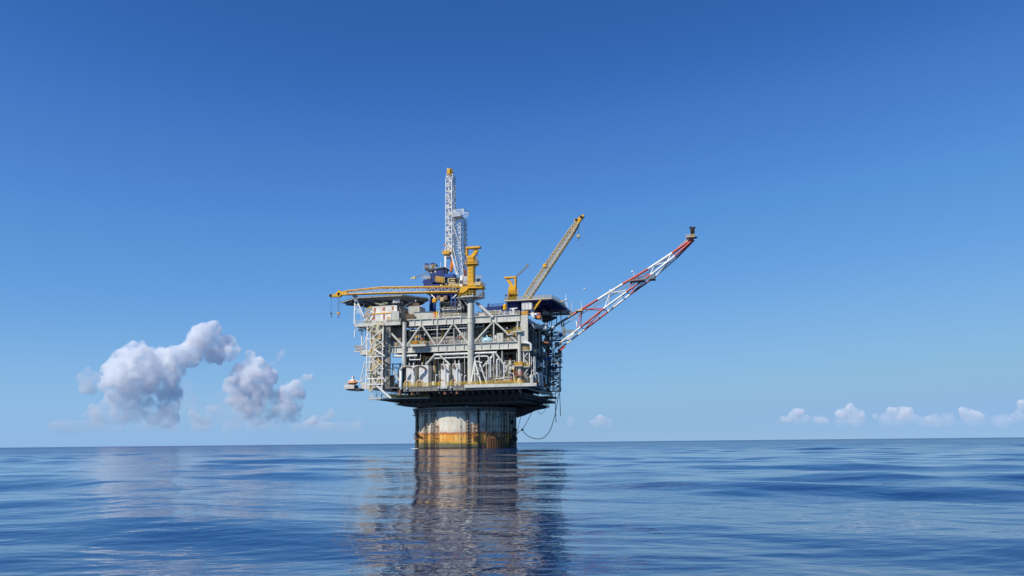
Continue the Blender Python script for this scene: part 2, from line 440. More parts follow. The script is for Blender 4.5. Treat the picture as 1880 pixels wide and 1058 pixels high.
# cable trays hung under the upper deck
m = MB(); t0, t1 = F(752,603,YF+.4), F(857,597.5,YF+.4)
for dz in (0, -.9): m.bar(t0+V((0,0,dz)), t1+V((0,0,dz)), .18)
for i in range(19): q = t0.lerp(t1, i/18); m.bar(q+V((0,0,.6)), q+V((0,0,-.95)), .12)
m.build('cable_tray', WHITE, deck)
m = MB(); t0, t1 = F(872,601,YF+.4), F(888,599,YF+.4)
m.bar(t0, t1, .16); [m.bar(t0.lerp(t1,k)+V((0,0,1)), t0.lerp(t1,k), .14) for k in (0,.35,1)]; m.build('cable_tray', WHITE, deck)
# columns
def column(px, py0, py1, r, y, mat=CREAM, rings=()):
    a, b = F(px, py0, y), F(px, py1, y); b.x = a.x = (a.x+b.x)/2; m = MB(); m.cyl(a, b, r, n=20)
    for pz in rings: c = F(px,pz,y); m.cyl((a.x,y,c.z-.16),(a.x,y,c.z+.16), r*1.1, n=20)
    return m.build('column', mat, deck)
column(864.5, 556, 706, 1.12, YF-.6, CREAM, (585, 593, 635, 640))
column(742.5, 592, 664, .72, YF-.7, CREAM, (594, 636, 641))
c = F(742.5,664,YF-.7); m = MB(); m.cyl(c, c-V((0,0,2.2)), .72, .45, n=20); m.build('column', CREAM, deck)
a, b = F(953.5,605,YF-.7), F(953.5,704,YF-.7); m = MB(); m.cyl((a.x,a.y,a.z),(a.x,a.y,ZL),.62,n=18); m.build('column', CREAM, deck)
for (x, y) in ((XR,-20.5),(XR,-7),(XR,7),(XR,20.5),(XL+1,20),(3,20),(-20.3,-7),(-20.3,8)):
    m = MB(); m.box((x-.7,y-.7,ZL-.1),(x+.7,y+.7,ZU-2.1)); m.build('column', MIDGREY, deck)
# truss braces of the front face
def brace(a, b, r, y=YF-.35, mat=CREAM, py=0):
    m = MB(); m.cyl(F(*a,y), F(*b,y), r, n=10); return m.build('brace', mat, deck)
for a, b, r in (((773,598),(747,635),.34),((775,598),(800,635),.34),((803,597),(803,634),.22),((831,596),(806,634),.36),((834,596),(860,632),.34),
                ((833.5,603),(833.5,634),.17),((904,593),(868,632),.34),((906.7,592),(906.7,630),.28),((909,592),(949,628),.34),((950.5,590),(950.5,606),.26),
                ((715,609),(740,635),.38),((721,678),(733,699),.3)):
    brace(a, b, r)
for a, b, r in (((782,670),(799,651),.34),((806,651),(826,670),.34),((907,650),(886,675),.33),((911,650),(938,687),.33),((907,650),(907,704),.27),
                ((922,645),(922,703),.2),((853,650),(853,703),.12)):
    brace(a, b, r, YF-.45)
for a, b, r in (((722,654.5),(766,653.2),.42),((797,651.8),(912,647.5),.40),((752,661),(772,660.5),.22),((797,658.5),(861,656),.24)):
    m = MB(); m.cyl(F(*a,YF-.2), F(*b,YF-.2), r, n=10)
    pa, pb = F(*a,YF-.2), F(*b,YF-.2); nn = max(2,int((pb-pa).length/4))
    for i in range(nn+1): q = pa.lerp(pb,i/nn); m.bar(q, (q.x,q.y,ZM-2.4), .12)
    m.build('pipe', PIPEW, deck)
# inclined strut from the left crane's pedestal to the upper deck
m = MB(); m.cyl(F(875,556,YF-.4), F(905,583,YF-.4), .55, n=14); m.build('brace', CREAM, deck)
# tall pale blast panel at the right front corner
m = MB(); q0, q1 = F(956,579,YF-.9), F(969.5,630,YF-.9)
m.box((q0.x,YF-.9,q1.z),(q1.x,YF-.1,q0.z)); m.box((q1.x-.25,YF-1.1,q1.z-.01),(q1.x+.02,YF-.9,q0.z+.02))
m.build('blast_panel', CREAM, deck)
m = MB(); m.box((q0.x+.3,YF-.1,ZL),(q1.x-.3,YF+.6,q1.z)); m.build('blast_panel', MIDGREY, deck)
# end plate of the upper girder beside the panel, and the right hand wall, its shade put into the grey
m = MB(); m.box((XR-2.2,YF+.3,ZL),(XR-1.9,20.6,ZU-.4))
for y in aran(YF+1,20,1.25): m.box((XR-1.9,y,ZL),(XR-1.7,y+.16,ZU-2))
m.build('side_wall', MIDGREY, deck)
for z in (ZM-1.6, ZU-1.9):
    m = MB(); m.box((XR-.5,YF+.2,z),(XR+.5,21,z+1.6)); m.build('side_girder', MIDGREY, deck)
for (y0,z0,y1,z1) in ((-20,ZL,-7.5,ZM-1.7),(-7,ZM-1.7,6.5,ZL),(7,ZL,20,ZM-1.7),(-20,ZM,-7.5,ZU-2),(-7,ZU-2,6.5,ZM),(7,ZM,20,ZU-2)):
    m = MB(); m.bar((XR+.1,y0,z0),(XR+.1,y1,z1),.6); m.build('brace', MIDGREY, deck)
# container balcony at the upper left
bl, br = F(651,595,-22.5), F(735,590,-22.5)
ZB = (bl.z+br.z)/2
m = MB(); m.box((bl.x,-22.5,ZB-1.15),(br.x,-22.2,ZB)); m.build('edge_girder', CREAM, deck)
m = MB(); m.box((bl.x,-22.2,ZB-.35),(br.x,-9,ZB-.02)); m.box((br.x-.3,-22.2,ZB-1.2),(br.x,-9,ZB-.35)); m.box((bl.x,-22.2,ZB-1.0),(bl.x+.3,-9,ZB-.35))
for x in aran(bl.x+2, br.x-1, 2.4): m.box((x,-22.2,ZB-1.0),(x+.25,-9,ZB-.35))
m.build('balcony_floor', MIDGREY, deck)
m = MB(); m.rail([(bl.x+.2,-22.35,ZB),(br.x,-22.35,ZB)], r=.05); m.build('handrail', CREAM, deck)
# column right of the stair tower; the mid grey slab paints its shaded side
p0, p1 = F(704,598,-22.3), F(714.5,712,-22.3)
m = MB(); m.box((p0.x,-22.0,ZL-.6),(p1.x,-21.4,ZB-1.2)); m.build('column', MIDGREY, deck)
m = MB(); m.box((p0.x-.35,-22.3,ZL-.4),(p0.x,-21.5,ZM-2.4)); m.build('column', CREAM, deck)
q0, q1 = F(716,602,-17), F(741,634,-17)
m = MB(); m.box((q0.x,-17,ZM),(q1.x,-16.7,ZU-2)); m.build('bulkhead', GREY, deck)
m = MB(); m.box((F(727,626,-18).x,-18.4,ZM),(F(737,634,-18).x,-17,ZM+3)); m.build('wall_cabinet', GREY, deck)
# small balcony with boxes between the first two braces
w0, w1 = F(754,632,-23), F(782,630,-23)
m = MB(); m.box((w0.x,-23.4,ZM-.5),(w1.x,-21.8,ZM+.25)); m.box((w1.x-.6,-21.8,ZM-1.6),(w1.x,-21.3,ZM-.4)); m.build('balcony', CREAM, deck)
m = MB(); m.rail([(w0.x,-23.3,ZM+.25),(w1.x,-23.3,ZM+.25),(w1.x,-21.8,ZM+.25)], r=.05); m.build('handrail', RAILY, deck)
# right balcony around the short post under the upper girder
a, b = F(944,609,-22.4), F(958,608,-22.4)
m = MB(); m.box((F(931,612,-21.5).x,-22.2,a.z-1.0),(b.x-3,-20,a.z-.7)); m.box((a.x,-23,a.z-.25),(b.x,-21.4,a.z+.15)); m.build('balcony', CREAM, deck)
m = MB(); m.rail([(F(930,610,-22).x,-22.3,a.z-.7),(a.x,-22.3,a.z-.7)], r=.06); m.rail([(a.x,-22.9,a.z+.1),(b.x,-22.9,a.z+.1)], r=.06); m.build('handrail', RAILY, deck)
# left wing of the lower deck, a sloping girder and the low walkway
g = [F(663,699,-20), F(663,715,-20), F(735,722,-20), F(742,715,-20), F(732,704,-20)]
m = MB(); m.extrude([F(661,702,-20),F(664,714,-20),F(737,722,-20),F(738,714.5,-20),F(700,703.5,-20)],(0,1.0,0)); m.build('edge_girder', CREAM, deck)
m = MB(); m.extrude([F(661,702,-19),F(664,714,-19),F(738,722,-19),F(738,712,-19)],(0,7,0)); m.build('wing_deck', DARK, deck)
m = MB(); l0, l1 = F(677,731.5,-19.5), F(788,730,-19.5)
m.box((l0.x,-19.8,l1.z-.25),(l1.x,-17,l1.z+.15)); m.build('catwalk', CREAM, deck)
m = MB(); m.rail([(l0.x,-19.7,l1.z+.15),(l0.x+10,-19.7,l1.z+.15)], r=.05); m.build('handrail', CREAM, deck)
m = MB(); m.rail([(l0.x+6.5,-19.6,l1.z+.15),(l1.x,-19.6,l1.z+.15)], r=.07, h=1.4); m.box((F(726,0,-19.5).x,-19.75,l1.z+.2),(F(742,0,-19.5).x,-19.7,l1.z+1.3)); m.build('handrail', RAILY, deck)
m = MB(); m.extrude([F(680,733,-18),F(735,741,-18),F(762,744,-18),F(762,733,-18)],(0,4,0)); m.build('catwalk_beam', DARK, deck)
m = MB()
for k in range(7): q = F(681+k*9, 729, -19); m.bar(q, F(684+k*9, 716, -19), .14); m.bar(q, F(690+k*9,718,-19), .12)
m.build('hanger', CREAM, deck)
# left posts and slim struts outside the stair tower
for a, b, r, y in (((664,600),(664.5,642),.24,-20),((670.5,664),(661,702),.2,-20),((670.5,690),(663,702),.17,-20),((666,634),(673,622),.16,-20),((671,606),(671,640),.12,-20)):
    m = MB(); m.cyl(F(*a,y), F(*b,y), r, n=8); m.build('brace', WHITE, deck)
# left ends of the middle deck
m = MB(); a, b = F(652,641.5,-20), F(668,640.5,-20); m.box((a.x,-20.6,a.z-.2),(b.x,-14,a.z+.15)); m.box((a.x,-20.6,a.z-1.1),(b.x-1,-20.2,a.z-.6)); m.build('balcony', CREAM, deck)
m = MB(); m.rail([(b.x,-20.5,a.z+.15),(a.x,-20.5,a.z+.15),(a.x,-14.2,a.z+.15)], r=.05); m.build('handrail', TAN, deck)
m = MB(); a, b = F(661,642,-20.4), F(682,651,-20.4); m.box((a.x,-20.4,b.z),(b.x,-12,a.z)); m.build('edge_girder', CREAM, deck)
m = MB(); a, b = F(655,606,-20), F(662,605,-20); m.box((a.x,-20.4,a.z-.15),(b.x,-17,a.z+.2)); m.rail([(a.x,-20.3,a.z+.2),(b.x,-20.3,a.z+.2)], r=.04); m.build('balcony', CREAM, deck)
m = MB(); m.extrude([F(655,596,-20),F(676,603,-20),F(676,596,-20)],(0,6,0)); m.build('bracket', MIDGREY, deck)
for a, b in (((667,596),(667,604)),((671.5,596),(671.5,604))):
    m = MB(); m.cyl(F(*a,-21),F(*b,-21),.45,n=10); m.build('drain_pipe', WHITE, deck)
m = MB(); m.cyl(F(651.5,607,-21),F(651.5,620,-21),.24,n=10); m.cyl(F(651.5,607,-21),F(654,605,-21),.1,n=6); m.build('drain_pipe', WHITE, deck)

# ================================================================== EQUIPMENT
def skid(label, x0, x1, y, z, h, seed, pal, cat='equipment', pipes=9, group=None):
    rnd = random.Random(seed); t = thing('process_skid', label, cat, ((x0+x1)/2, y, z), group)
    m = MB(); m.box((x0,y-1.4,z),(x1,y+1.6,z+.3))
    for x in (x0+.15, x1-.15):
        for yy in (y-1.25, y+1.4): m.bar((x,yy,z),(x,yy,z+h),.18)
    m.bar((x0,y-1.25,z+h),(x1,y-1.25,z+h),.16); m.bar((x0,y+1.4,z+h),(x1,y+1.4,z+h),.16); m.bar((x0,y-1.25,z+h*.5),(x1,y-1.25,z+h*.5),.12)
    m.build('skid_frame', pal[0], t)
    x = x0+.8
    while x < x1-.8:
        r = rnd.uniform(.45,.8); k = rnd.random(); m = MB(); hh = rnd.uniform(.45,.85)*h
        if k < .45:
            m.cyl((x,y,z+.3),(x,y,z+hh),r*.7,n=14); m.ball((x,y,z+hh),r*.7,r*.7,r*.45); m.cyl((x,y,z+hh),(x,y,z+hh+.6),.12,n=8); m.build('vessel', rnd.choice(pal), t)
        elif k < .75:
            m.bevbox((x-r,y-.7,z+.3),(x+r,y+.7,z+hh*.75),.08); m.box((x-r*.6,y-.74,z+.7),(x+r*.1,y-.7,z+hh*.5)); m.build('cabinet', rnd.choice(pal), t)
        else:
            m.cyl((x-.5,y,z+1.0),(x+r+.5,y,z+1.0),.45,n=12); m.box((x-.4,y-.3,z+.3),(x+.4,y+.3,z+.7)); m.cyl((x+r+.4,y,z+1.0),(x+r+.6,y,z+1.0),.6,n=12); m.build('pump', rnd.choice(pal), t)
        x += r*2+rnd.uniform(.3,.9)
    for i in range(pipes):
        m = MB(); a = rnd.uniform(x0,x1); b = min(x1,max(x0,a+rnd.uniform(-4,4))); zz = z+rnd.uniform(.8,h); yy = y+rnd.uniform(-1.2,-.5); r = rnd.choice((.07,.1,.14))
        m.tube([(a,yy,z+.3),(a,yy,zz-.2),(a+(.2 if b>a else -.2),yy,zz),(b,yy,zz),(b,yy+.2,zz+.15),(b,yy+.2,z+h+.3)], r, 6)
        if rnd.random() < .5: m.cyl((a,yy,z+1.2),(a,yy,z+1.45),r*2.1,n=8)
        m.build('pipe', rnd.choice((PIPEW, PIPEW, GREY, rnd.choice(pal))), t)
    for i in range(3):
        m = MB(); a = rnd.uniform(x0+.3,x1-.3); zz = z+rnd.uniform(.8,h*.6); m.cyl((a,y-1.4,zz),(a,y-1.0,zz),.28,n=10); m.bar((a,y-1.4,zz),(a,y-1.7,zz),.1); m.cyl((a,y-1.75,zz),(a,y-1.68,zz),.35,n=10); m.build('valve', rnd.choice((RED,ORANGE,GREY,YELLOW)), t)
    return t
X = lambda px, y=-18: F(px, 650, y).x
PA = (GREY, PIPEW, TAN, BROWN); PB = (MIDGREY, GREY, RAILY, CREAM); PC = (CREAM, TAN, GREY, MIDGREY)
skid('brown and tan process equipment left of the first thick middle deck column', X(717), X(738), -18.6, ZM, 3.0, 3, (TAN, BROWN, RAILY, GREY))
skid('low pump skid behind the orange boxes on the small balcony', X(752), X(781), -18.5, ZM, 5.5, 4, (DARK, BROWN, MIDGREY, GREY), pipes=16)
skid('pipework skid with red valves between the grey vessel and the thick column', X(835), X(858), -18.5, ZM, 4.8, 5, PA, pipes=14)
skid('dark equipment skid behind the light blue tank', X(872), X(905), -16.8, ZM, 5.6, 6, (MIDGREY, DARK, GREY, TAN), pipes=18)
skid('tan equipment skid right of the grey cabinet on the middle deck', X(927), X(950), -18.2, ZM, 4.6, 7, (TAN, RAILY, CREAM, GREY), pipes=14)
skid('equipment skid with grey cabinets behind the left pair of goosenecks', X(741), X(776), -15.6, ZL, 11.3, 8, PB, pipes=24)
skid('narrow equipment skid with yellow frame between the two gooseneck pairs', X(779,-17), X(801,-17), -17, ZL, 10.5, 9, (RAILY, MIDGREY, GREY, BROWN), pipes=20)
skid('tan equipment skid right of the right hand goosenecks', X(849), X(862), -17.5, ZL, 8.0, 10, (TAN, BROWN, GREY, MIDGREY), pipes=10)
skid('white pipework skid behind the lower deck A frame', X(868), X(905), -17, ZL, 8.6, 11, PC, pipes=20)
skid('dense valve skid between the lower deck braces and the yellow ringed post', X(909), X(946), -17.5, ZL, 8.2, 12, (CREAM, TAN, PIPEW, RAILY), pipes=22)
skid('grey pipework skid behind the right pair of goosenecks', X(806,-15.6), X(846,-15.6), -15.6, ZL, 11.3, 15, PC, pipes=26)
skid('low tan deck equipment between the white crates and the yellow drum', X(892,-18.8), X(922,-18.8), -18.8, ZU, 1.9, 31, (TAN, GREY, SKYBLUE, CREAM), pipes=10)
skid('low rusty pipework along the rail left of the yellow ringed post', X(899,-24), X(941,-24), -23.2, ZL, 2.3, 32, (BROWN, TAN, GREY, RAILY), pipes=14)
skid('small orange and grey equipment along the middle deck edge before the grey vessel', X(790,-20), X(838,-20), -19.6, ZM, 1.8, 33, (BROWN, TAN, paint('faded_orange', (.62,.33,.12)), GREY), pipes=12)
skid('brown pump skid between the thick column and the blue tank on the middle deck', X(871,-19.5), X(884,-19.5), -19.3, ZM, 1.8, 34, (BROWN, GREY, TAN, MIDGREY), pipes=6)
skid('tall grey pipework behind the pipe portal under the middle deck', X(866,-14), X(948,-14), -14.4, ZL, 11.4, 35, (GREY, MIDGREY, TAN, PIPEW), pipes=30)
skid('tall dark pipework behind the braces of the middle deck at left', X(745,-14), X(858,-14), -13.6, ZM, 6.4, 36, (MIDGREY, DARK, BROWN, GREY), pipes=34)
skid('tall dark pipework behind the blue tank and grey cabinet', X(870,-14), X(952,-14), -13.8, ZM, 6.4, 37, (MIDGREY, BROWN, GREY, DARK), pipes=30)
skid('blue cabinets at the left end of the lower deck beside the stair tower', X(717), X(737), -18, ZL, 8.5, 13, (NAVY, GREY, BLUE, MIDGREY), pipes=6)

def vessel(name, label, a, b, r, y, mat, legs=True, cat='tank'):
    a, b = F(*a, y), F(*b, y); b.z = a.z; t = thing(name, label, cat, ((a.x+b.x)/2, y, a.z-r-.5))
    m = MB(); m.cyl(a, b, r, n=20); m.ball(a, r*.45, r, r, 16); m.ball(b, r*.45, r, r, 16); m.build('shell', mat, t)
    m = MB()
    for k in (.2, .8):
        q = a.lerp(b, k); m.box((q.x-.25,y-r*.8,q.z-r-.5),(q.x+.25,y+r*.8,q.z-r*.6))
    m.build('saddle', GREY, t)
    m = MB()
    for k in (.15,.5,.85): q = a.lerp(b,k)+V((0,0,r*.95)); m.cyl(q, q+V((0,0,.6)), .2, n=8); m.cyl(q+V((0,0,.5)), q+V((0,0,.62)), .34, n=8)
    m.build('nozzle', PIPEW, t)
    return t
vessel('pressure_vessel', 'long grey horizontal pressure vessel on the middle deck', (797,624), (843,624), 1.7, -17.3, MIDGREY)
q = F(813,630,-19); t = thing('standpipe', 'mustard yellow upright pipe before the long grey vessel', 'pipe', (q.x,-19.2,ZM))
m = MB(); m.cyl((q.x,-19.2,ZM),(q.x,-19.2,ZM+5.2),.42,n=12); m.build('pipe_body', paint('ochre', (.42,.24,.03)), t)
m = MB(); m.cyl((q.x,-19.2,ZM+5.2),(q.x,-19.2,ZM+5.6),.6,n=12); m.cyl((q.x,-19.2,ZM+2.5),(q.x,-19.2,ZM+2.7),.58,n=12); m.build('flange', paint('ochre', (.42,.24,.03)), t)
m = MB(); a, b = F(791,613.5,-19), F(842,611,-19); m.tube([a, b, b+V((.4,0,-.3)), V((b.x+.5,-19,ZM))], .28, 8)
single(m, 'header_pipe', PIPEW, 'white horizontal header pipe above the long grey vessel', 'pipe', (b.x,-19,ZM))
for i, px in enumerate((848.5, 852.5, 856)):
    q = F(px, 620, -19.5); m = MB(); m.tube([(q.x,-19.5,ZM),(q.x,-19.5,ZM+6),(q.x,-19.2,ZM+6.5)], .2, 8); m.cyl((q.x,-19.5,ZM+.8),(q.x,-19.5,ZM+1.0),.34,n=8)
    single(m, 'standpipe', PIPEW, ['leftmost of three white upright pipes left of the thick column', 'middle of three white upright pipes left of the thick column',
        'white upright pipe nearest the thick column on the middle deck'][i], 'pipe', (q.x,-19.5,ZM), 'white upright pipes')
# light blue domed tank
a, b = F(883,632,-19), F(906,631,-19); cx, w = (a.x+b.x)/2, (b.x-a.x)/2
t = thing('domed_tank', 'light blue domed tank on the middle deck', 'tank', (cx,-19,ZM))
m = MB(); m.lathe((cx,-19,ZM), [(w*.9,0),(w,.3),(w*.98,1.0),(w*.86,1.7),(w*.6,2.15),(w*.25,2.35),(0,2.4)], 18); m.build('shell', SKYBLUE, t)
m = MB(); m.cyl((cx,-19,ZM+2.3),(cx,-19,ZM+2.8),.3,n=10); m.cyl((cx-w*.7,-19.5,ZM+1.6),(cx-w*.75,-19.5,ZM+2.4),.14,n=8); m.cyl((cx+w*.7,-19.5,ZM+1.5),(cx+w*.72,-19.5,ZM+2.5),.14,n=8); m.build('nozzle', WHITE, t)
m = MB(); m.box((cx-w,-20.5,ZM),(cx+w,-19.9,ZM+.5)); m.build('plinth', BROWN, t)
m = MB(); q = F(909.5,626,-19.5); m.ball((q.x,-19.5,ZM+1.6), .8, .8, 1.1); m.cyl((q.x,-19.5,ZM),(q.x,-19.5,ZM+1.2),.5,n=10)
single(m, 'expansion_bottle', WHITE, 'small white bottle shaped vessel between blue tank and grey cabinet', 'vessel', (q.x,-19.5,ZM))
a, b = F(911.5,612,-20.6), F(924,631,-20.6)
t = thing('cabinet', 'tall pale grey steel cabinet on the middle deck', 'cabinet', ((a.x+b.x)/2,-20,ZM))
m = MB(); m.bevbox((a.x,-20.6,ZM),(b.x,-18.8,a.z),.08); m.build('body', CREAM, t)
for k in (0,1):
    m = MB(); w_ = (b.x-a.x)/2; m.box((a.x+.1+k*w_,-20.66,ZM+.3),(a.x+w_-.06+k*w_,-20.6,a.z-.25)); d = m.build('door', CREAM, t)
    m = MB(); m.box((a.x+w_*(.82+.3*k),-20.74,ZM+1.6),(a.x+w_*(.88+.3*k),-20.66,ZM+2.1)); m.build('handle', DARK, d)
for i, (px, py, mat, w_, h_, lab) in enumerate(((763,628,ORANGE,1.7,1.1,'orange equipment box on the small front balcony'),(775.5,628,WHITE,1.6,.9,'white flat box beside the orange one on the balcony'),
        (716+7,632,YELLOW,.9,1.2,'yellow bottle rack left of the first column'))):
    q = F(px,py,-22.6); zz = ZM+.25 if i < 2 else ZM; yy = -22.6 if i < 2 else -20.4
    t = thing('equipment_box', lab, 'box', (q.x,yy,zz)); m = MB(); m.bevbox((q.x-w_/2,yy-.5,zz+.12),(q.x+w_/2,yy+.6,zz+h_),.06); m.build('body', mat, t)
    m = MB(); m.box((q.x-w_/2-.04,yy-.55,zz+h_),(q.x+w_/2+.04,yy+.64,zz+h_+.1)); m.build('lid', mat, t)
    m = MB(); m.box((q.x-w_/2+.1,yy-.4,zz),(q.x-w_/2+.3,yy+.5,zz+.12)); m.box((q.x+w_/2-.3,yy-.4,zz),(q.x+w_/2-.1,yy+.5,zz+.12)); m.build('runner', DARK, t)

# gooseneck housings: four white boxes with rusty bent vents in front
def gooseneck(x0, x1, zt, xa, xb, label, left):
    y = -21.6; t = thing('gooseneck_housing', label, 'vent housing', ((x0+x1)/2, y, ZL), 'white housings with bent vent pipes')
    m = MB(); m.bevbox((x0,y,ZL+.1),(x1,y+5,zt),.1); m.build('housing', paint('chalky_white', (.66,.65,.61), amount=.35), t)
    m = MB()
    for k in (.25,.75): m.cyl((x0+(x1-x0)*k,y+.8,zt),(x0+(x1-x0)*k,y+.8,zt+1.1),.2,n=8)
    m.build('lifting_post', PIPEW, t)
    zz = zt-1.4; r = .40; w = abs(xb-xa); s = 1 if left else -1
    # rises from below the deck at xa, bends over and enters the housing at xb
    pts = [V((xa,-24.3,ZL-2.9)),V((xa,-24.3,zz-.5))]
    for k in range(9):
        a = math.pi/2*k/8; pts.append(V((xa+s*w*.5*(1-math.cos(a)), -24.3+.5*(1-math.cos(a)), zz-.5+1.5*math.sin(a))))
    for k in range(1,8):
        a = math.pi/2*k/7; pts.append(V((xa+s*(w*.5+w*.5*math.sin(a)), -23.8+2.3*k/7, zz+1.0-1.0*(1-math.cos(a)))))
    m = MB(); m.mi = 0; m.tube(pts[:4], r, 12); g = m.build('gooseneck_pipe', PIPEW, t)
    m = MB(); m.tube(pts[3:], r, 12); m.build('pipe_bend', paint('rust_stained_paint', (.50,.42,.34), dirt=(.24,.09,.04), amount=.9, streak=False), t)
    m = MB(); m.cyl((xa,-24.3,ZL-2.9),(xa,-24.3,ZL-.5),r*1.25,n=12); m.build('drop_pipe', RUST, t)
    m = MB(); c = V(((xa+xb)/2+ (.4*s),-22.3,ZL+.9)); 
    pts = [c+V((math.cos(a)*1.05,-1.2,math.sin(a)*1.15)) for a in lin(0,math.pi,11)]
    m.tube([V((pts[0].x,pts[0].y,ZL))]+pts+[V((pts[-1].x,pts[-1].y,ZL))], .3, 10); m.build('pipe_bend', paint('peach_primer', (.62,.40,.22), amount=.5), t)
    m = MB(); m.cyl((xa+s*2.0,-24.4,ZL-2.6),(xa+s*2.0,-24.4,ZL-.4),r*1.1,n=12); m.cyl((xa+s*2.0,-24.4,ZL-.5),(xa+s*2.0,-24.4,ZL-.2),r*1.5,n=12); m.build('drop_pipe', DARK, t)
gx = lambda px: F(px,690,-24).x
zt = F(780,671,-21.6).z
gooseneck(gx(741), gx(757), zt, gx(735.5), gx(755), 'leftmost white vent housing with left facing rusty bent pipe', True)
gooseneck(gx(764.5), gx(782), zt, gx(758), gx(777), 'second white vent housing from left, its bent pipe facing left', True)
zt = F(815,668.5,-21.6).z
gooseneck(gx(805), gx(820), zt, gx(818), gx(808), 'third white vent housing from left, its bent pipe on the right', False)
gooseneck(gx(826.5), gx(841), zt, gx(840), gx(829.5), 'rightmost white vent housing with a bent pipe on its right', False)
for px in (737,748,806,817,829):
    q = F(px,712,-25); m = MB(); m.cyl((q.x,-25.35,ZL-1.1),(q.x,-25.35,ZL-.6),.34,n=10); m.ball((q.x,-25.5,ZL-.75),.33); m.build('overboard_outlet', PIPEW, deck)
for i, (px, h) in enumerate(((781,3.0),(800,3.6),(823,3.8),(846,3.4),(852.5,3.0))):
    q = F(px,700,-25); m = MB(); m.bar((q.x,-25.1,ZL),(q.x,-25.1,ZL+h),.14); m.bar((q.x,-25.1,ZL+h),(q.x+.5,-25.1,ZL+h+.1),.14); m.ball((q.x+.4,-25.1,ZL+h), .26, n=8); m.build('rail_lamp', LENS, deck)
m = MB(); a, b = F(793,697,-24.6), F(797,703,-24.6); m.bevbox((a.x,-24.6,ZL),(b.x,-23.9,ZL+1.5),.06)
single(m, 'locker', WHITE, 'white square locker standing at the rail between gooseneck pairs', 'locker', ((a.x+b.x)/2,-24.3,ZL))

# A frame hoist on the lower deck
t = thing('lifting_frame', 'white A shaped lifting frame on the lower deck right of the thick column', 'lifting frame', (F(880,700,-24).x,-23.5,ZL))
for a, b, y0, y1 in (((864,699),(872,663),-24.6,-23.4),((884,699),(872,663),-24.6,-23.4),((872,699),(881,668),-22.4,-23.2),((894,698),(881,668),-22.4,-23.2)):
    m = MB(); pa, pb = F(*a,y0), F(*b,y1); pa.z = ZL; m.bar(pa, pb, .42); m.build('leg', WHITE, t)
m = MB(); m.bar(F(867,687,-24.5),F(880,687,-24.5),.28); m.bar(F(872,663,-23.4),F(885,666,-23.2),.34); m.bar(F(877,680,-23),F(888,682,-22.5),.22); m.build('cross_beam', WHITE, t)
m = MB(); c = F(877,672,-23); m.cyl(c+V((0,-.4,0)), c+V((0,.4,0)), .7, n=16); m.build('sheave', DARK, t)
# pipe portal above it
m = MB(); m.tube([F(872,700,-22.4),F(872,658,-22.4),F(873.5,655.5,-22.4),F(876,654.8,-22.4),F(893,654.2,-22.4),F(896.5,655.5,-22.4),F(897,660,-22.4),F(897,700,-22.4)], .27, 8)
single(m, 'pipe_portal', PIPEW, 'white bent pipe portal above the lower deck A frame', 'pipe', F(885,703,-22.4))
m = MB(); m.tube([F(880,668,-22.8),F(880,652,-22.8)], .17, 8); m.ball(F(880,652,-22.8), .2); m.cyl(F(880,660,-22.8),F(880,659,-22.8),.32,n=8)
single(m, 'standpipe', PIPEW, 'thin white upright pipe through the pipe portal', 'pipe', F(880,668,-22.8))
for i, (px, p0, r, mat) in enumerate(((900.5,659,.3,PIPEW),(912.5,662,.3,PIPEW),(917,664,.16,GREY),(925.5,668,.26,PIPEW),(893,670,.14,PIPEW),(934,672,.13,GREY))):
    a = F(px,p0,-23.2); m = MB(); m.cyl((a.x,-23.2,ZL),(a.x,-23.2,a.z),r,n=10); m.cyl((a.x,-23.2,ZL+2.4),(a.x,-23.2,ZL+2.7),r*1.6,n=10); m.tube([(a.x,-23.2,a.z),(a.x+.1,-23.1,a.z+.3),(a.x+.5,-22.9,a.z+.4)],r,8)
    single(m, 'standpipe', mat, ['stout white upright pipe left of the tall middle brace post','stout white upright pipe just right of the tall brace post','thin grey upright pipe on the lower deck',
        'white upright pipe under the right diagonal brace','thin white upright pipe beside the A frame','thin grey upright pipe left of the yellow ringed post'][i], 'pipe', (a.x,-23.2,ZL))
# wellhead style valve stack
c = F(937,676,-20.5); t = thing('valve_tree', 'cream valve tree with wide branches right of the long brace', 'valve', (c.x,-20.5,ZL))
m = MB(); m.cyl((c.x,-20.5,ZL),(c.x,-20.5,c.z+2.6),.4,n=10); m.cyl((c.x-2.6,-20.5,c.z),(c.x+1.6,-20.5,c.z),.32,n=10); m.build('stem', CREAM, t)
for dx, dz in ((-2.3,0),(-1.3,0),(1.1,0),(0,1.6)):
    m = MB(); m.bevbox((c.x+dx-.5,-21.2,c.z+dz-.55),(c.x+dx+.5,-20,c.z+dz+.55),.1); m.cyl((c.x+dx,-20.6,c.z+dz+.5),(c.x+dx,-20.6,c.z+dz+1.4),.14,n=8); v_ = m.build('valve_body', CREAM, t)
    m = MB(); m.cyl((c.x+dx,-20.6,c.z+dz+1.4),(c.x+dx,-20.6,c.z+dz+1.52),.45,n=10); m.build('handwheel', RED if dz else TAN, v_)
m = MB(); m.tube([(c.x-2.6,-21,c.z-1),(c.x-1.2,-22,c.z-1.2),(c.x+1.5,-22.2,c.z-2.2),(c.x+2,-22.2,ZL)], .17, 8); m.build('flow_line', PIPEW, t)
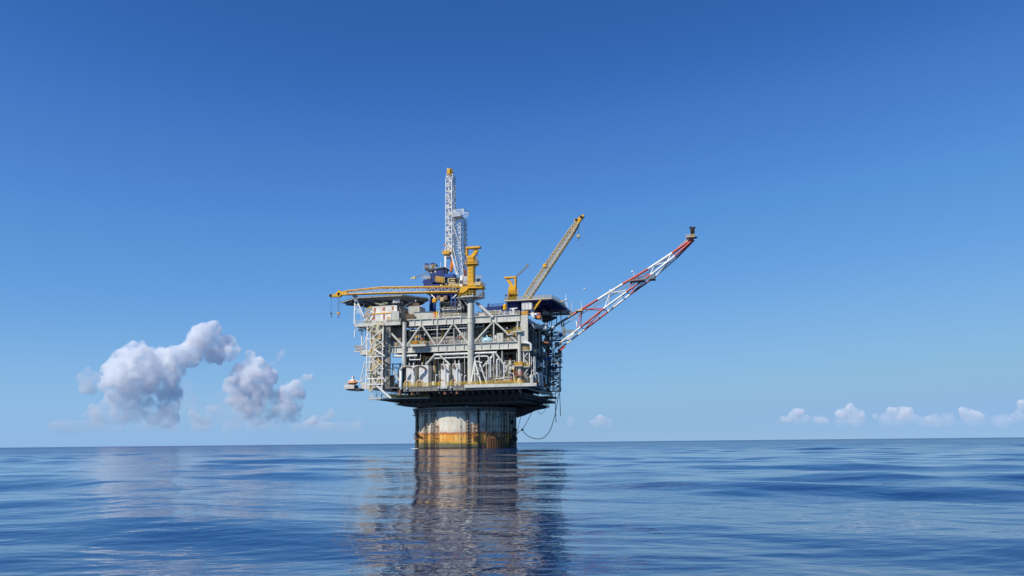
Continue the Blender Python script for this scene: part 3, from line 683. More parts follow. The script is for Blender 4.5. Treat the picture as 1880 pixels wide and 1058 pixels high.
# yellow ring platforms on the right hand post
pc = F(953.5,670,YF-.7)
for i, (py, w) in enumerate(((671.5, 1.35),(689,1.2))):
    q = F(953.5,py,YF-.7); t = thing('ring_platform', ['yellow railed platform halfway up the right front post','red trimmed platform low on the right front post'][i], 'platform', (pc.x,YF-.7,q.z-.25))
    m = MB(); m.box((pc.x-w,-23.0,q.z-.3),(pc.x+w,-20.6,q.z)); m.build('floor', CREAM if not i else RUST, t)
    m = MB(); h = 1.15
    if not i:
        m.rail([(pc.x-w,-22.95,q.z),(pc.x+w,-22.95,q.z),(pc.x+w,-20.7,q.z)], r=.08, step=.7); m.box((pc.x-w,-22.99,q.z+.05),(pc.x+w,-22.93,q.z+.6)); m.build('handrail', YELLOW, t)
    else:
        m.rail([(pc.x-w,-22.95,q.z),(pc.x+w,-22.95,q.z)], r=.05); m.build('handrail', RED, t)
m = MB(); m.lathe((pc.x,YF-.7,ZL), [(1.1,0),(1.1,.8),(.75,1.3),(.75,1.9),(.62,2.2)], 16); single(m, 'post_base', TAN, 'tan flared base under the right front post', 'base', (pc.x,YF-.7,ZL))
m = MB(); m.tube([F(943,704,-22),F(943,678,-22),F(944.5,676,-22)], .1, 6); m.tube([F(947,704,-22),F(947,690,-22)],.1,6); single(m, 'ladder_rail', YELLOW, 'thin yellow ladder rail left of the right front post', 'ladder', F(943,704,-22))
# corner access frame right of the blast panel
t = thing('access_frame', 'white braced access frame at the right front corner below the blast panel', 'access frame', F(968,703,-21.5))
for px in (961.5, 972):
    m = MB(); a, b = F(px,643.5,-21.9), F(px,674,-21.9); m.bar(a,b,.28); m.build('post', WHITE, t)
m = MB()
for a, b in (((971,646),(963,656)),((963,660),(971,672)),((972,674),(963,686)),((969,646),(966,650))): m.bar(F(*a,-21.9),F(*b,-21.9),.2)
m.build('brace', WHITE, t)
m = MB()
for py in (644.5, 674): a, b = F(960,py,-21.9), F(973,py-.3,-21.9); m.box(a+V((0,-.7,-.14)), b+V((0,1.2,.14)))
m.build('landing', CREAM, t)
m = MB(); [m.rail([F(960,py,-22.5), F(973,py-.3,-22.5)], r=.06) for py in (644,673.6)]; m.build('handrail', RAILY, t)
m = MB(); m.tube([F(962,629,-22.2),F(972,630.5,-22.2),F(974.5,632.5,-22.2),F(975,636,-22.2),F(975,644,-22.2)], .42, 10)
single(m, 'vent_pipe', PIPEW, 'white pipe elbow under the bottom of the blast panel', 'pipe', F(966,630,-22.2))
m = MB()
for px in (975.5, 979.5, 982): m.tube([F(px,655,-21.8),F(px+.6,672,-21.8),F(px+.3,684,-21.8),F(px+1.5,700,-21.8)], .14, 6)
for a, b in (((974,668),(981,657)),((976,684),(983,672))): m.bar(F(*a,-21.8),F(*b,-21.8),.14)
single(m, 'pipe_bundle', PIPEW, 'bundle of thin white pipes right of the corner access frame', 'pipes', F(979,702,-21.8))
# row of davits and orange buoys along the right deck edge
m = MB(); a, b = F(973,688,-23), F(979,705,-23); m.bevbox((a.x,-23.4,ZL),(b.x,-22,a.z),.1); m.cyl((a.x-.1,-23,ZL+2),(a.x+.7,-23.2,ZL+2),.4,n=10)
single(m, 'winch_box', CREAM, 'cream winch housing at the right end of the lower deck front', 'winch', (a.x,-23,ZL))
for i, (px, py, y) in enumerate(((984,698,-20),(990,700,-15),(997,705,-9),(1004,708,-3))):
    q = F(px,py,y); q.z = min(q.z, ZL+1.6); t = thing('davit', ["white davit arm nearest the lower deck's right front corner",'second white davit arm back along the right deck edge','third white davit arm back, beside an orange drum','rearmost white davit arm on the right deck edge'][i], 'davit', (q.x,y,ZL-.2), 'davits on the right deck edge')
    m = MB(); m.tube([(q.x-.9,y,ZL-.2),(q.x-.9,y,ZL+2.8),(q.x-.5,y-.1,ZL+3.5),(q.x+.4,y-.2,ZL+3.6),(q.x+1,y-.2,ZL+3.0),(q.x+1.2,y-.2,ZL-.6)], .27, 8); m.build('arm', WHITE, t)
    m = MB(); m.bevbox((q.x-.3,y-.6,ZL-.2),(q.x+.6,y+.5,ZL+1.0),.1); m.build('winch', WHITE, t)
    if i in (0, 2):
        m = MB(); m.cyl((q.x+.1,y-.8,ZL+.5),(q.x+.1,y+.2,ZL+.5),.8,n=14); m.ball((q.x+.1,y-.8,ZL+.5),.8,.3,.8); m.build('drum', ORANGE, t)
m = MB(); m.box((26.6,-21,ZL-.75),(29.4,1,ZL-.2)); m.rail([(29.3,-21,ZL-.2),(29.3,1,ZL-.2)], r=.06); m.build('side_balcony', MIDGREY, deck)

# ================================================================== STAIR TOWER
sx0, sx1 = F(676,650,-24).x, F(703,650,-24).x
t = thing('stair_tower', 'open white stair tower with yellow rails at the left of the deck block', 'stair tower', ((sx0+sx1)/2,-23,ZL-2))
def stair(z0, z1, n, xa, xb):
    for k in range(n):
        za, zb = z0+(z1-z0)*k/n, z0+(z1-z0)*(k+1)/n
        p, q = (xa, xb) if k % 2 == 0 else (xb, xa); y = -24.3 if k % 2 == 0 else -22.8
        m = MB()
        for yy in (y-.5, y+.5): m.bar((p,yy,za),(q,yy,zb),.16,.3)
        for i in range(10): u = (i+.5)/10; m.box((p+(q-p)*u-.14,y-.5,za+(zb-za)*u-.03),(p+(q-p)*u+.14,y+.5,za+(zb-za)*u+.03))
        fl = m.build('flight', CREAM, t)
        m = MB()
        for yy in (y-.5,):
            for h in (.55,1.1): m.bar((p,yy,za+h),(q,yy,zb+h),.12)
            for i in range(5): u = i/4; m.bar((p+(q-p)*u,yy,za+(zb-za)*u),(p+(q-p)*u,yy,za+(zb-za)*u+1.1),.1)
        m.build('handrail', RAILY, fl)
        m = MB(); m.box((q-.9 if q>p else q-.6,-24.9,zb-.12),(q+.6 if q>p else q+.9,-22.2,zb+.06)); l = m.build('landing', CREAM, t)
        m = MB(); e = q+.6 if q > p else q-.6; m.rail([(e,-22.3,zb),(e,-24.85,zb)],r=.05); m.build('handrail', RAILY, l)
stair(ZL-1.5, ZM, 5, sx0+1.0, sx1-1.0)
stair(ZM, ZB-1.2, 3, sx0+1.0, sx1-1.2)
for px, y in ((674.5,-25),(703.5,-25)):
    a, b = F(px,600,y), F(px,705,y); m = MB(); m.bar((a.x,y,ZL-.6),(a.x,y,a.z),.32); m.build('post', WHITE, t)
    m = MB(); m.bar((a.x,-21.9,ZL-.6),(a.x,-21.9,a.z),.3); m.build('post', CREAM, t)
for a, b in (((674,605),(682,599)),((674,617),(684,603)),((685,620),(697,608)),((696,608),(690,602)),((674,620),(683,634)),((683,619),(697,628)),((688,636),(703,626)),((697,627),(706,637)),
             ((674,650),(684,659)),((704,642),(684,660)),((684,659),(673,682)),((684,659),(700,672)),((700,672),(684,688)),((673,686),(680,704)),((700,692),(687,706)),((700,672),(704,678)),((692,682),(704,694)),((704,694),(708,702))):
    m = MB(); m.bar(F(*a,-25.2), F(*b,-25.2), .19); m.build('brace', WHITE, t)
for py in (622,655,665,681,695.5,712-6):
    m = MB(); a, b = F(674,py,-25.1), F(704,py-.7,-25.1); 
    w = 0.26 if py < 690 else .34
    if py in (622,665,681): b = a.lerp(b,.35)
    m.bar(a, b, w); m.build('cross_beam', WHITE, t)
m = MB(); m.bar(F(687,641,-25.4),F(706,654,-25.4),.45); m.build('stair_stringer', WHITE, t)
m = MB(); m.bar(F(692,709,-25.4),F(718,731,-25.4),.5); m.build('stair_stringer', WHITE, t)
m = MB(); a, b = F(680,628,-24.8), F(691,640,-24.8); m.bevbox((a.x,-24.8,b.z),(b.x,-23,a.z),.2); m.build('enclosure', paint('beige_panel', (.55,.50,.42)), t)
for (px,py,w) in ((695,601,.85),(702,606,.7),(687,598,.8)):
    q = F(px,py,-24.5); m = MB(); m.cyl(q-V((0,0,.9)), q, w, n=12); m.ball(q, w, w, w*.55); m.build('float', paint('khaki_cover', (.52,.50,.30)), t)
m = MB(); a, b = F(678,606,-22), F(701,700,-22); m.box((a.x,-21.6,ZL),(b.x,-21.4,ZB-1.3)); m.build('back_panel', paint('beige_panel', (.55,.50,.42)), t)

# ================================================================== UPPER LEFT: containers and helideck
def container(px0, py0, px1, py1, y, depth, label, mat, patches=(), zbase=None, group=None, doorside=False):
    a, b = F(px0,py0,y), F(px1,py1,y); z0 = b.z if zbase is None else zbase
    t = thing('container', label, 'container', ((a.x+b.x)/2, y+depth/2, z0), group)
    m = MB(); m.box((a.x,y,z0+.12),(b.x,y+depth,a.z))
    n = max(3,int((b.x-a.x)/.5))
    for i in range(n): x = a.x+(b.x-a.x)*(i+.3)/n; m.box((x,y-.05,z0+.3),(x+.2,y,a.z-.2))
    m.build('body', mat, t)
    m = MB()
    for x in (a.x, b.x-.18):
        m.box((x-.03,y-.09,z0),(x+.21,y+.12,a.z+.05)); m.box((x-.03,y+depth-.1,z0),(x+.21,y+depth+.06,a.z+.05))
    for z in (z0, a.z-.16): m.box((a.x-.03,y-.09,z),(b.x+.03,y+.1,z+.2))
    m.build('frame', mat, t)
    for (u0, u1, v0, v1, pm) in patches:
        m = MB(); x0_, x1_ = a.x+(b.x-a.x)*u0, a.x+(b.x-a.x)*u1; h = a.z-z0
        m.box((x0_,y-.10,z0+h*v0),(x1_,y-.055,z0+h*v1))
        m.build('door_panel', pm, t)
    return t
G = 'white cargo containers stacked on the left balcony'
RO = paint('faded_red_panel', (.50,.17,.10), amount=.6)
container(680,576.5,702,588.5,-21.8,5,'lower white container with one faded red door panel', WHITE, ((.22,.40,.3,.85,RO),(.55,.75,.2,.85,PIPEW)), ZB, G)
container(702.3,576,717,588,-21.8,5,'lower white container with a reddish panel beside the grey one', WHITE, ((.10,.30,.35,.9,RO),(.55,.95,.1,.6,paint('peach_primer',(.6,.4,.22)))), ZB, G)
container(717.4,572,732,587.6,-21.9,9,'plain grey container at the right end of the balcony', CREAM, (), ZB)
zb2 = F(700,575,-21.4).z
container(681,563.5,704,574,-21.5,5,'upper white container with a red door panel at its left', WHITE, ((.24,.40,.3,.8,RO),(.92,1.0,.3,.8,RO)), zb2, G)
container(704.3,562,728.5,573,-21.5,8,'upper white container with two red door panels, at right of its row', WHITE, ((.0,.10,.35,.85,RO),(.62,.76,.3,.85,RO),(.3,.5,.2,.5,PIPEW)), zb2, G)
m = MB(); a, b = F(673,575,-21.7), F(719,572.6,-21.7); m.box((a.x,-22.0,zb2-.35),(b.x,-16.5,zb2-.02)); single(m, 'stacking_frame', YELLOW, 'orange yellow frame between the two rows of white containers', 'frame', ((a.x+b.x)/2,-20,zb2-.35))
m = MB(); a, b = F(668,576,-21.9), F(679,587,-21.9); m.bevbox((a.x,-21.9,ZB),(b.x,-18,b.z+2.0),.15); m.bar((a.x+.3,-22,ZB),(b.x+1.5,-22,ZB+4.6),.22); m.bar((b.x,-22,ZB+.2),(b.x+1.4,-22,ZB+2.5),.18); m.rail([(a.x-.6,-22,ZB+2.0),(b.x,-22,ZB+2.0)],r=.05)
single(m, 'winch_skid', paint('beige_panel', (.55,.50,.42)), 'beige winch skid left of the white containers', 'winch', ((a.x+b.x)/2,-20,ZB))
m = MB(); a, b = F(670,570,-21.6), F(682,562,-21.6); m.bar(a,b,.35); m.bar(F(671,576,-21.6),F(683,566,-21.6),.3); single(m, 'spreader_bar', RAILY, 'yellow inclined bars leaning at the left of the upper containers', 'lifting bar', a)
# side wall of the container block, its shade put into a darker grey
m = MB(); a = F(735,563,-21); m.extrude([V((a.x,-21,ZB)),V((a.x,-21,F(735,573,-21).z)),V((a.x-.9,-21,F(729,560,-21).z)),V((a.x-.9,-12,F(729,560,-21).z)),V((a.x,-12,ZB))],(.3,0,0)); m.build('shaded_side', MIDGREY, deck)
m = MB(); a, b = F(736,573,-15), F(747,590,-15); m.box((a.x,-15.5,ZB),(b.x,-14,a.z)); 
for k in range(6): m.cyl((a.x+.3+k*.35,-15.7,ZB+.3),(a.x+.3+k*.35,-15.7,ZB+2.6),.16,n=8)
single(m, 'bottle_rack', BROWN, 'dark rack of brown cylinders right of the grey container', 'rack', (a.x,-15,ZB))
# boom rest
t = thing('boom_rest', 'white crane boom rest with a vertical post and slanted leg', 'boom rest', F(652,593,-22))
a, b = F(652,545,-22), F(651.5,592,-22)
m = MB(); m.bar(a,V((a.x,-22,ZB)),.42); m.build('post', WHITE, t)
m = MB(); m.bar(a+V((.2,0,-.2)), F(668.5,582,-22), .4); m.build('leg', WHITE, t)
m = MB(); m.bar(F(652,560,-22),F(658,560,-22),.22); m.bar(F(652,569,-22),F(662,568,-22),.22); m.bar(F(652,568,-22),F(658,560,-22),.16); m.build('cross_beam', WHITE, t)
m = MB(); m.box(a+V((-.7,-.8,0)), a+V((.8,.8,.35))); m.build('cradle', GREY, t)
m = MB(); p = [F(658,566,-22),F(661,574,-22),F(663,582,-22),F(664,590,-22)]; m.tube(p,.09,6); m.rail([F(655,577,-22),F(663,576.5,-22)],r=.06); m.build('ladder', WHITE, t)

# left helideck
zc = F(700,555,-8).z
zc = F(627,557,-8).z
px_ = [(F(626,557,-8).x,-8),(F(652,560,-16).x,-16),(F(738,560,-16).x,-16),(F(786,555,-7).x,-7),(F(785,552,-2).x,-2),(F(768,547,4).x,4),(F(700,550,4).x,4)]
t = thing('helideck', 'thin flat grey helicopter deck high at the left, seen from below', 'helideck', (-22,-4,zc-2))
def heli(px_, z, t, mat, under, thick=.35):
    m = MB(); m.prism([V((x,y,0)) for x,y in px_], z, z+thick); m.build('deck_plate', mat, t)
    cx = sum(p[0] for p in px_)/len(px_); cy = sum(p[1] for p in px_)/len(px_)
    m = MB()
    inner = [(cx+(x-cx)*.9, cy+(y-cy)*.9) for x,y in px_]
    for a, b in zip(inner, inner[1:]+inner[:1]): m.bar((*a,z-.45),(*b,z-.45),.3,.8)
    for k in range(1,7):
        x = inner[0][0]*(1-k/7)+k/7*inner[3][0]; m.bar((x,cy-7,z-.4),(x,cy+8,z-.4),.25,.6)
    m.build('under_frame', under, t)
    m = MB()
    outer = [(cx+(x-cx)*1.05, cy+(y-cy)*1.05) for x,y in px_]
    for (a, b), (c, d) in zip(zip(px_, px_[1:]+px_[:1]), zip(outer, outer[1:]+outer[:1])):
        m.bar((*c,z+.35),(*d,z+.35),.1); m.bar((*a,z+.1),(*c,z+.35),.1)
        for k in range(1,8): u=k/8; m.bar((a[0]+(b[0]-a[0])*u,a[1]+(b[1]-a[1])*u,z+.1),(c[0]+(d[0]-c[0])*u,c[1]+(d[1]-c[1])*u,z+.35),.07)
    m.build('safety_net', under, t)
heli(px_, zc, t, GREY, MIDGREY)
for a, b, r in (((741,564),(759,552.5),.28),((763,552),(763,561),.24),((738,554),(738,560),.16),((719,556),(727,563),.16),((668,558),(668,572),.2),((690,556),(700,563),.2)):
    m = MB(); m.cyl(F(*a,-12),F(*b,-9),r,n=8); m.build('support', WHITE, t)
m = MB(); a, b = F(721,550.5,-19.5), F(733,555.5,-19.5); m.bevbox((a.x,-19.5,b.z),(b.x,-18.5,a.z),.1); m.build('equipment_box', WHITE, t)
m = MB(); m.tube([F(688,556,-14),F(700,560,-14),F(712,556,-14)], .5, 8); m.box(F(702,554,-13),F(712,557,-12)); m.build('foam_monitor', paint('khaki_cover',(.52,.50,.30)), t)

# grey modules on the upper deck
container(760,573.5,796,589,-19.5,6,'long plain grey module on the upper deck beside the pipe rack', CREAM, (), ZU)
container(750.5,563,770,575,-14,6,'pale grey module behind and left of the long one', CREAM, (), ZU)
m = MB(); a, b = F(746,577,-20.3), F(760,589,-20.3); 
for i in range(9): x = a.x+(b.x-a.x)*i/8; m.bar((x,-20.3,ZU),(x,-20.3,a.z),.12)
for k in range(6): z = ZU+(a.z-ZU)*k/5; m.bar((a.x,-20.3,z),(b.x,-20.3,z),.1)
m.box((a.x,-20.1,ZU),(b.x,-20.0,a.z-.2)); single(m, 'wire_fence', BROWN, 'brown mesh fence left of the long grey module', 'fence', ((a.x+b.x)/2,-20.2,ZU))
m = MB(); a, b = F(751,558.5,-12), F(769,562,-12); m.rail([V((a.x,-12,b.z)),V((b.x,-12,b.z))],h=1.0,r=.08); m.box((a.x,-11.9,b.z-.1),(b.x,-11.7,b.z+.6)); single(m,'barrier', BROWN,'brown barrier under the right part of the helideck','barrier',(a.x,-12,b.z))
t = thing('gas_bottles', 'orange and yellow drum group right of the long grey module', 'drums', (F(800,588,-19.5).x,-19.5,ZU))
for i, (px, mat, h, r) in enumerate(((798.5,ORANGE,2.3,.55),(802.5,RAILY,2.8,.45),(805.5,TAN,2.0,.4))):
    q = F(px,580,-19.5); m = MB(); m.cyl((q.x,-19.5,ZU),(q.x,-19.5,ZU+h),r,n=14); m.cyl((q.x,-19.5,ZU+h),(q.x,-19.5,ZU+h+.25),r*.5,n=10); m.build('drum', mat, t)
q = F(805.5,573,-20); m = MB(); m.bar((q.x,-20,ZU),(q.x,-20,ZU+3.6),.16); m.ball((q.x,-20,ZU+3.7),.28,n=8); single(m,'lamp_post',WHITE,'short white post with a lamp left of the pipe rack','lamp post',(q.x,-20,ZU))
# pipe rack
a, b = F(808,585,-19), F(849,583,-19)
t = thing('pipe_rack', 'steel rack of horizontal bays below the drill floor', 'pipe rack', ((a.x+b.x)/2,-18,ZU))
m = MB()
for k in range(5):
    x = a.x+.3+(b.x-a.x-.6)*k/4
    for y in (-19.6,-16.5): m.bar((x,y,ZU),(x,y,ZU+5.0),.18)
m.rail([(a.x,-19.7,ZU+4.6),(b.x,-19.7,ZU+4.6)], r=.06, h=1.2); m.build('rack_frame', MIDGREY, t)
lv = [ZU+.5, ZU+1.35, ZU+2.3, ZU+3.1, ZU+3.9]
for i, z in enumerate(lv):
    m = MB(); m.bar((a.x,-19.5,z-.22),(b.x,-19.5,z-.22),.14); m.build('shelf', GREY, t)
for i, z in enumerate(lv):
    for k in range(3):
        xs = a.x+random.uniform(0,1.6); xe = b.x-random.uniform(0,1.6); y = -19.35+k*.75; r = random.choice((.2,.26,.3))
        m = MB(); m.cyl((xs,y,z+r-.14),(xe,y,z+r-.14),r,n=10); m.cyl((xs,y,z+r-.14),(xs+.7,y,z+r-.14),r*1.3,n=10); m.cyl((xe-.5,y,z+r-.14),(xe,y,z+r-.14),r*1.25,n=10)
        single(m,'drill_pipe', random.choice((WOOD,PIPEW,WOOD,TAN,GREY)),'pale steel pipe lying in the rack below the drill floor','pipe',((xs+xe)/2,y,z-.14),'pipes lying in the rack')

# ================================================================== DRILLING RIG
YD = 2.0
t = thing('rig_substructure', 'dark drilling substructure with bright blue legs behind the crane boom', 'substructure', (F(820,585,YD).x,YD,ZU))
a, b = F(796,541,YD), F(852,584,YD); zf = a.z
m = MB(); m.box((a.x,YD-2,zf-1.2),(b.x+2,YD+10,zf)); m.build('floor_girder', NAVY, t)
m = MB(); m.box((a.x+2,YD+2,ZU),(b.x,YD+9,zf-1.2)); 
for k in range(9): x = a.x+2+(b.x-a.x-2)*k/8; m.box((x,YD+1.75,ZU),(x+.35,YD+2,zf-1.2))
m.build('inner_wall', DARK, t)
for px0, px1, mat in ((790,799.5,BLUE),(829,838,BLUE)):
    p, q = F(px0,548,YD-2), F(px1,574,YD-2)
    m = MB(); m.box((p.x,YD-3,ZU),(p.x+.55,YD-1.5,zf-1.2)); m.box((q.x-.55,YD-3,ZU),(q.x,YD-1.5,zf-1.2)); m.box((p.x,YD-1.6,ZU),(q.x,YD-1.5,zf-1.2))
    for k in range(4): z = ZU+k*1.8; m.bar((p.x+.3,YD-3.05,z),(q.x-.3,YD-3.05,z+1.8),.2)
    m.build('leg', mat, t)
m = MB()
for i in range(9):
    x = random.uniform(a.x+3,b.x-1); z = random.uniform(zf-5,zf-1.5); w = random.uniform(.6,1.6); m.bevbox((x,YD-1.2,z),(x+w,YD,z+w*.8),.1)
m.build('machinery', MIDGREY, t)
for i, (px,py,mat) in enumerate(((798,551,YELLOW),(806,546,BROWN),(812,549,TAN),(818,546,BROWN),(845,560,GREY))):
    q = F(px,py,YD-3); m = MB(); m.bevbox((q.x-.9,YD-3.2,q.z-.9),(q.x+.7,YD-2,q.z+.6),.15); m.cyl((q.x,YD-3.3,q.z),(q.x,YD-3.1,q.z),.5,n=10); m.build('junction_box', mat, t)
for s0, s1 in (((792,541),(799,548)),((838,541),(831,548))):
    m = MB(); m.bar(F(*s0,YD-3),F(*s1,YD-3),.35); m.build('brace', WHITE, t)
m = MB(); 
for k in range(12): x = a.x+3+k*.75; m.bar((x,YD-2.2,ZU),(x,YD-2.2,ZU+random.uniform(2.5,5)),.12)
m.rail([(a.x+3,YD-2.4,ZU+4),(b.x,YD-2.4,ZU+4)], r=.07); m.build('handrail', GREY, t)
# drill floor level
t = thing('drill_floor', 'dark blue drill floor deck carrying cabin and derrick', 'drill floor', (F(820,541,YD).x,YD,zf))
p, q = F(783,522,YD), F(848,541,YD); zd = F(810,524,YD).z
m = MB(); m.box((p.x+1,YD-3,zf+.01),(q.x,YD+9,zd)); m.build('deck_box', NAVY, t)
m = MB(); m.extrude([F(776,518,YD-3.4),F(779,526,YD-3.4),F(797,526,YD-3.4),F(790,514,YD-3.4),F(778,513,YD-3.4)],(0,6,0)); m.build('side_wing', NAVY, t)
m = MB(); m.rail([F(776,513,YD-3.4),F(790,513,YD-3.4)],r=.07); m.bevbox(F(783,511,YD-3),F(788,516,YD-2),.1); m.build('handrail', TAN, t)
m = MB(); m.extrude([F(779,538,YD),F(796,545,YD),F(796,538,YD)],(0,6,0)); m.build('bracket', NAVY, t)
m = MB(); a_, b_ = F(823,511,YD-3.2), F(848,540,YD-3.2); m.bevbox((a_.x,YD-3.2,zf+.2),(b_.x,YD+5,a_.z),.15); m.build('machinery_house', DARK, t)
m = MB(); a_, b_ = F(815,503.5,YD-3.6), F(833,509,YD-3.6); m.bevbox((a_.x,YD-3.6,b_.z),(b_.x,YD,a_.z),.12); m.build('wind_wall', BLUE, t)
m = MB(); a_, b_ = F(822,511,YD-4), F(836,519,YD-4); m.box((a_.x,YD-4,b_.z),(b_.x,YD-3.4,b_.z+.35)); m.box((a_.x,YD-4,a_.z-.3),(b_.x,YD-3.4,a_.z)); m.box((a_.x,YD-4,b_.z),(a_.x+.4,YD-3.4,a_.z)); m.box((a_.x+1,YD-4.1,b_.z+.7),(b_.x-.2,YD-3.4,b_.z+1.1)); m.build('reel_frame', TAN, t)
m = MB(); a_ = F(845,512,YD-3); m.bevbox((a_.x,YD-3.4,zd-.6),(a_.x+1,YD-2.4,a_.z+1.2),.1); m.build('control_box', WHITE, t)
for k in range(4):
    m = MB(); q = F(850+k*2.2,515,YD-3.4); m.tube([q+V((math.cos(a)*.55,0,math.sin(a)*1.3)) for a in lin(0,6.28,13)],.12,6); m.build('hose_hoop', WHITE, t)
m = MB(); a_, b_ = F(805,523,YD-3.4), F(845,540,YD-3.4)
for i in range(12):
    q = F(random.uniform(806,846), random.uniform(521,526), YD-3.6); m.bevbox((q.x-.5,YD-3.9,q.z-.5),(q.x+.5,YD-3.2,q.z+.4),.1)
m.build('equipment_box', TAN, t)
# looped service hoses
for i in range(6):
    m = MB(); cx = 799.5+i*2.6; c = F(cx,514.5+.7*i*.5,YD-4.4)
    m.tube([c+V((math.cos(a)*.75+.25*a,0,math.sin(a)*1.35)) for a in lin(-.6,3.5,12)], .2, 8)
    single(m,'service_hose', paint('hose_yellow',(.60,.36,.05)),'yellow looped service hose hanging in front of the blue drill cabin','hose',c,'looped service hoses by the drill cabin')
# cabin
a_, b_ = F(789,494,YD-3), F(815,519,YD-3)
t = thing('drill_cabin', 'blue driller cabin with a railed roof left of the derrick', 'cabin', ((a_.x+b_.x)/2,YD,b_.z-.6))
m = MB(); m.extrude([F(789,496,YD-3),F(788.5,518,YD-3),F(815,520,YD-3),F(815,491,YD-3)],(0,5,0)); m.build('body', paint('deep_blue_paint', (.012,.04,.155)), t)
for (u0,v0,u1,v1,mat) in ((790.5,499,793,502,GREY),(798,497,800.5,500,WHITE),(803,496,812,508,NAVY),(795,503,797,512,NAVY)):
    p, q = F(u0,v0,YD-3.1), F(u1,v1,YD-3.1); m = MB(); m.box((p.x,YD-3.12,q.z),(q.x,YD-3.0,p.z)); m.build('window', mat, t)
m = MB(); m.extrude([F(778,494.5,YD-3.4),F(787,498,YD-3.4),F(817,492,YD-3.4),F(816,490,YD-3.4),F(800,493,YD-3.4)],(0,6,0)); rf = m.build('roof', DARK, t)
m = MB(); p = F(778,494.5,YD-3.4); m.rail([F(778,494.5,YD-3.4),F(800,493,YD-3.4)], r=.06, h=1.4); m.build('handrail', TAN, rf)
m = MB(); p, q = F(780,484,YD-2), F(786,493,YD-2); m.box((p.x,YD-2.4,q.z),(q.x,YD-1,p.z)); m.build('roof_unit', BLUE, rf)
m = MB(); p, q = F(790,483,YD-2), F(799,491,YD-2); m.extrude([F(790,484,YD-3),F(794,482,YD-3),F(799,484,YD-3),F(799,487,YD-3),F(790,487,YD-3)],(0,3,0)); m.build('canopy', NAVY, rf)
m = MB(); m.bevbox(F(791.5,486,YD-3.2),F(797.5,493,YD-2),.2); m.build('winch', YELLOW, rf)
# small davit arm to the left of the cabin
t = thing('catwalk_davit', 'thin davit arm with a pale tip pointing left of the blue cabin', 'davit', F(788,500,YD-3.2))
m = MB(); m.bar(F(763,508.5,YD-3.2),F(788,498.5,YD-3.2),.16); m.bar(F(763,510.5,YD-3.2),F(788,502,YD-3.2),.16)
for k in range(5): m.bar(F(765+k*5,508-k*2,YD-3.2),F(768+k*5,509-k*1.75,YD-3.2),.1)
m.build('arm', MIDGREY, t)
m = MB(); m.loft([[F(753,512,YD-3.2)+V((0,dy,dz)) for dy,dz in ((-.1,-.1),(.1,-.1),(.1,.1),(-.1,.1))],[F(763,509.5,YD-3.2)+V((0,dy,dz)) for dy,dz in ((-.4,-.55),(.4,-.55),(.4,.5),(-.4,.5))]]); m.build('tip', TAN, t)

# derrick
base = F(830,505,YD); t = thing('derrick', 'tall slim white lattice drilling derrick with a yellow crown', 'derrick', (base.x,YD,base.z))
YA, YBk = YD-1.3, YD+1.6
def ring(l, r, y0=YA, y1=YBk): return [F(*l,y0), F(*r,y0), V((F(*r,y0).x+.25,y1,F(*r,y0).z)), V((F(*l,y0).x+.25,y1,F(*l,y0).z))]
m = MB()
lev = [((820.5,319),(831,319.5)),((818.7,330),(829.5,332)),((818.5,452),(829.3,452))]
m.lattice(ring(*lev[1]), ring(*lev[2]), 12, .21, .10)
m.lattice(ring(*lev[0]), ring(*lev[1]), 2, .17, .09)
for py in (338,352,366,380,394,408,422,436,450): m.bar(F(818.6,py,YA),F(829.5,py,YA),.2)
m.lattice(ring((818.3,452),(829,452)), ring((816,472),(830,470)), 2, .24, .12, True)
m.build('mast', WHITE, t)
m = MB(); m.bar(F(818,470,YA),F(817.5,500,YA),.75,.6); m.bar(F(817.5,500,YA),F(818.5,506,YA),.5); m.bar(F(818,470,YBk),F(819,502,YBk),.5); m.build('leg', WHITE, t)
m = MB(); m.bar(F(829,468,YA),F(839,505,YA),.55,.5); m.build('leg', WHITE, t)
m = MB()   # trailing truss below the racking board
def ring2(l, r): return [F(*l,YD+.5), F(*r,YD+.5), V((F(*r,YD+.5).x+1.2,YD+5,F(*r,YD+.5).z)), V((F(*l,YD+.5).x+1.2,YD+5,F(*l,YD+.5).z))]
m.lattice(ring2((834,400),(845,399)), ring2((834,455),(845.3,455)), 6, .16, .065, True)
m.lattice(ring2((832,455),(845.3,455)), ring2((842,507),(851,507)), 5, .16, .07, True)
m.bar(F(830,409,YA),F(845,452,YD+.5),.34); m.bar(F(832,455,YA),F(842,500,YD),.3)
m.bar(F(829,409,YA),F(834,400,YD),.24)
m.build('rear_truss', WHITE, t)
m = MB(); m.lattice([F(851.5,402,YD+3),F(854,402,YD+3),F(854,402,YD+5)],[F(852,505,YD+3),F(855,505,YD+3),F(855,505,YD+5)],18,.07,.05); m.build('guide_rail', GREY, t)
m = MB(); a_, b_ = F(830,398,YA), F(848,396,YA); m.extrude([F(830,398,YA),F(846,396.2,YA),F(846,395,YA),F(830,396.6,YA)],(0,5,0)); m.build('racking_board', WHITE, t)
m = MB()
lo, hi = [F(831,396.5,YA),F(847,394.5,YA)], [F(832,386.5,YA),F(851,384.2,YA)]
m.bar(lo[0],hi[0],.2); m.bar(hi[0],hi[1],.25); m.bar(hi[1],F(850.5,395,YA),.25); m.bar(F(832,387,YA),F(845,396,YA),.28)
for k in range(9): u=k/8; m.bar(lo[0].lerp(lo[1],u),hi[0].lerp(hi[1],u),.09)
for k in range(1,4): m.bar(lo[0].lerp(hi[0],k/4),lo[1].lerp(hi[1],k/4),.09)
off = V((.9,4.5,0)); m.bar(hi[1],hi[1]+off,.2); m.bar(hi[0]+off,hi[1]+off,.16)
for k in range(9): u=k/8; m.bar(lo[0].lerp(lo[1],u)+off,hi[0].lerp(hi[1],u)+off,.08)
m.build('wind_screen', WHITE, t)
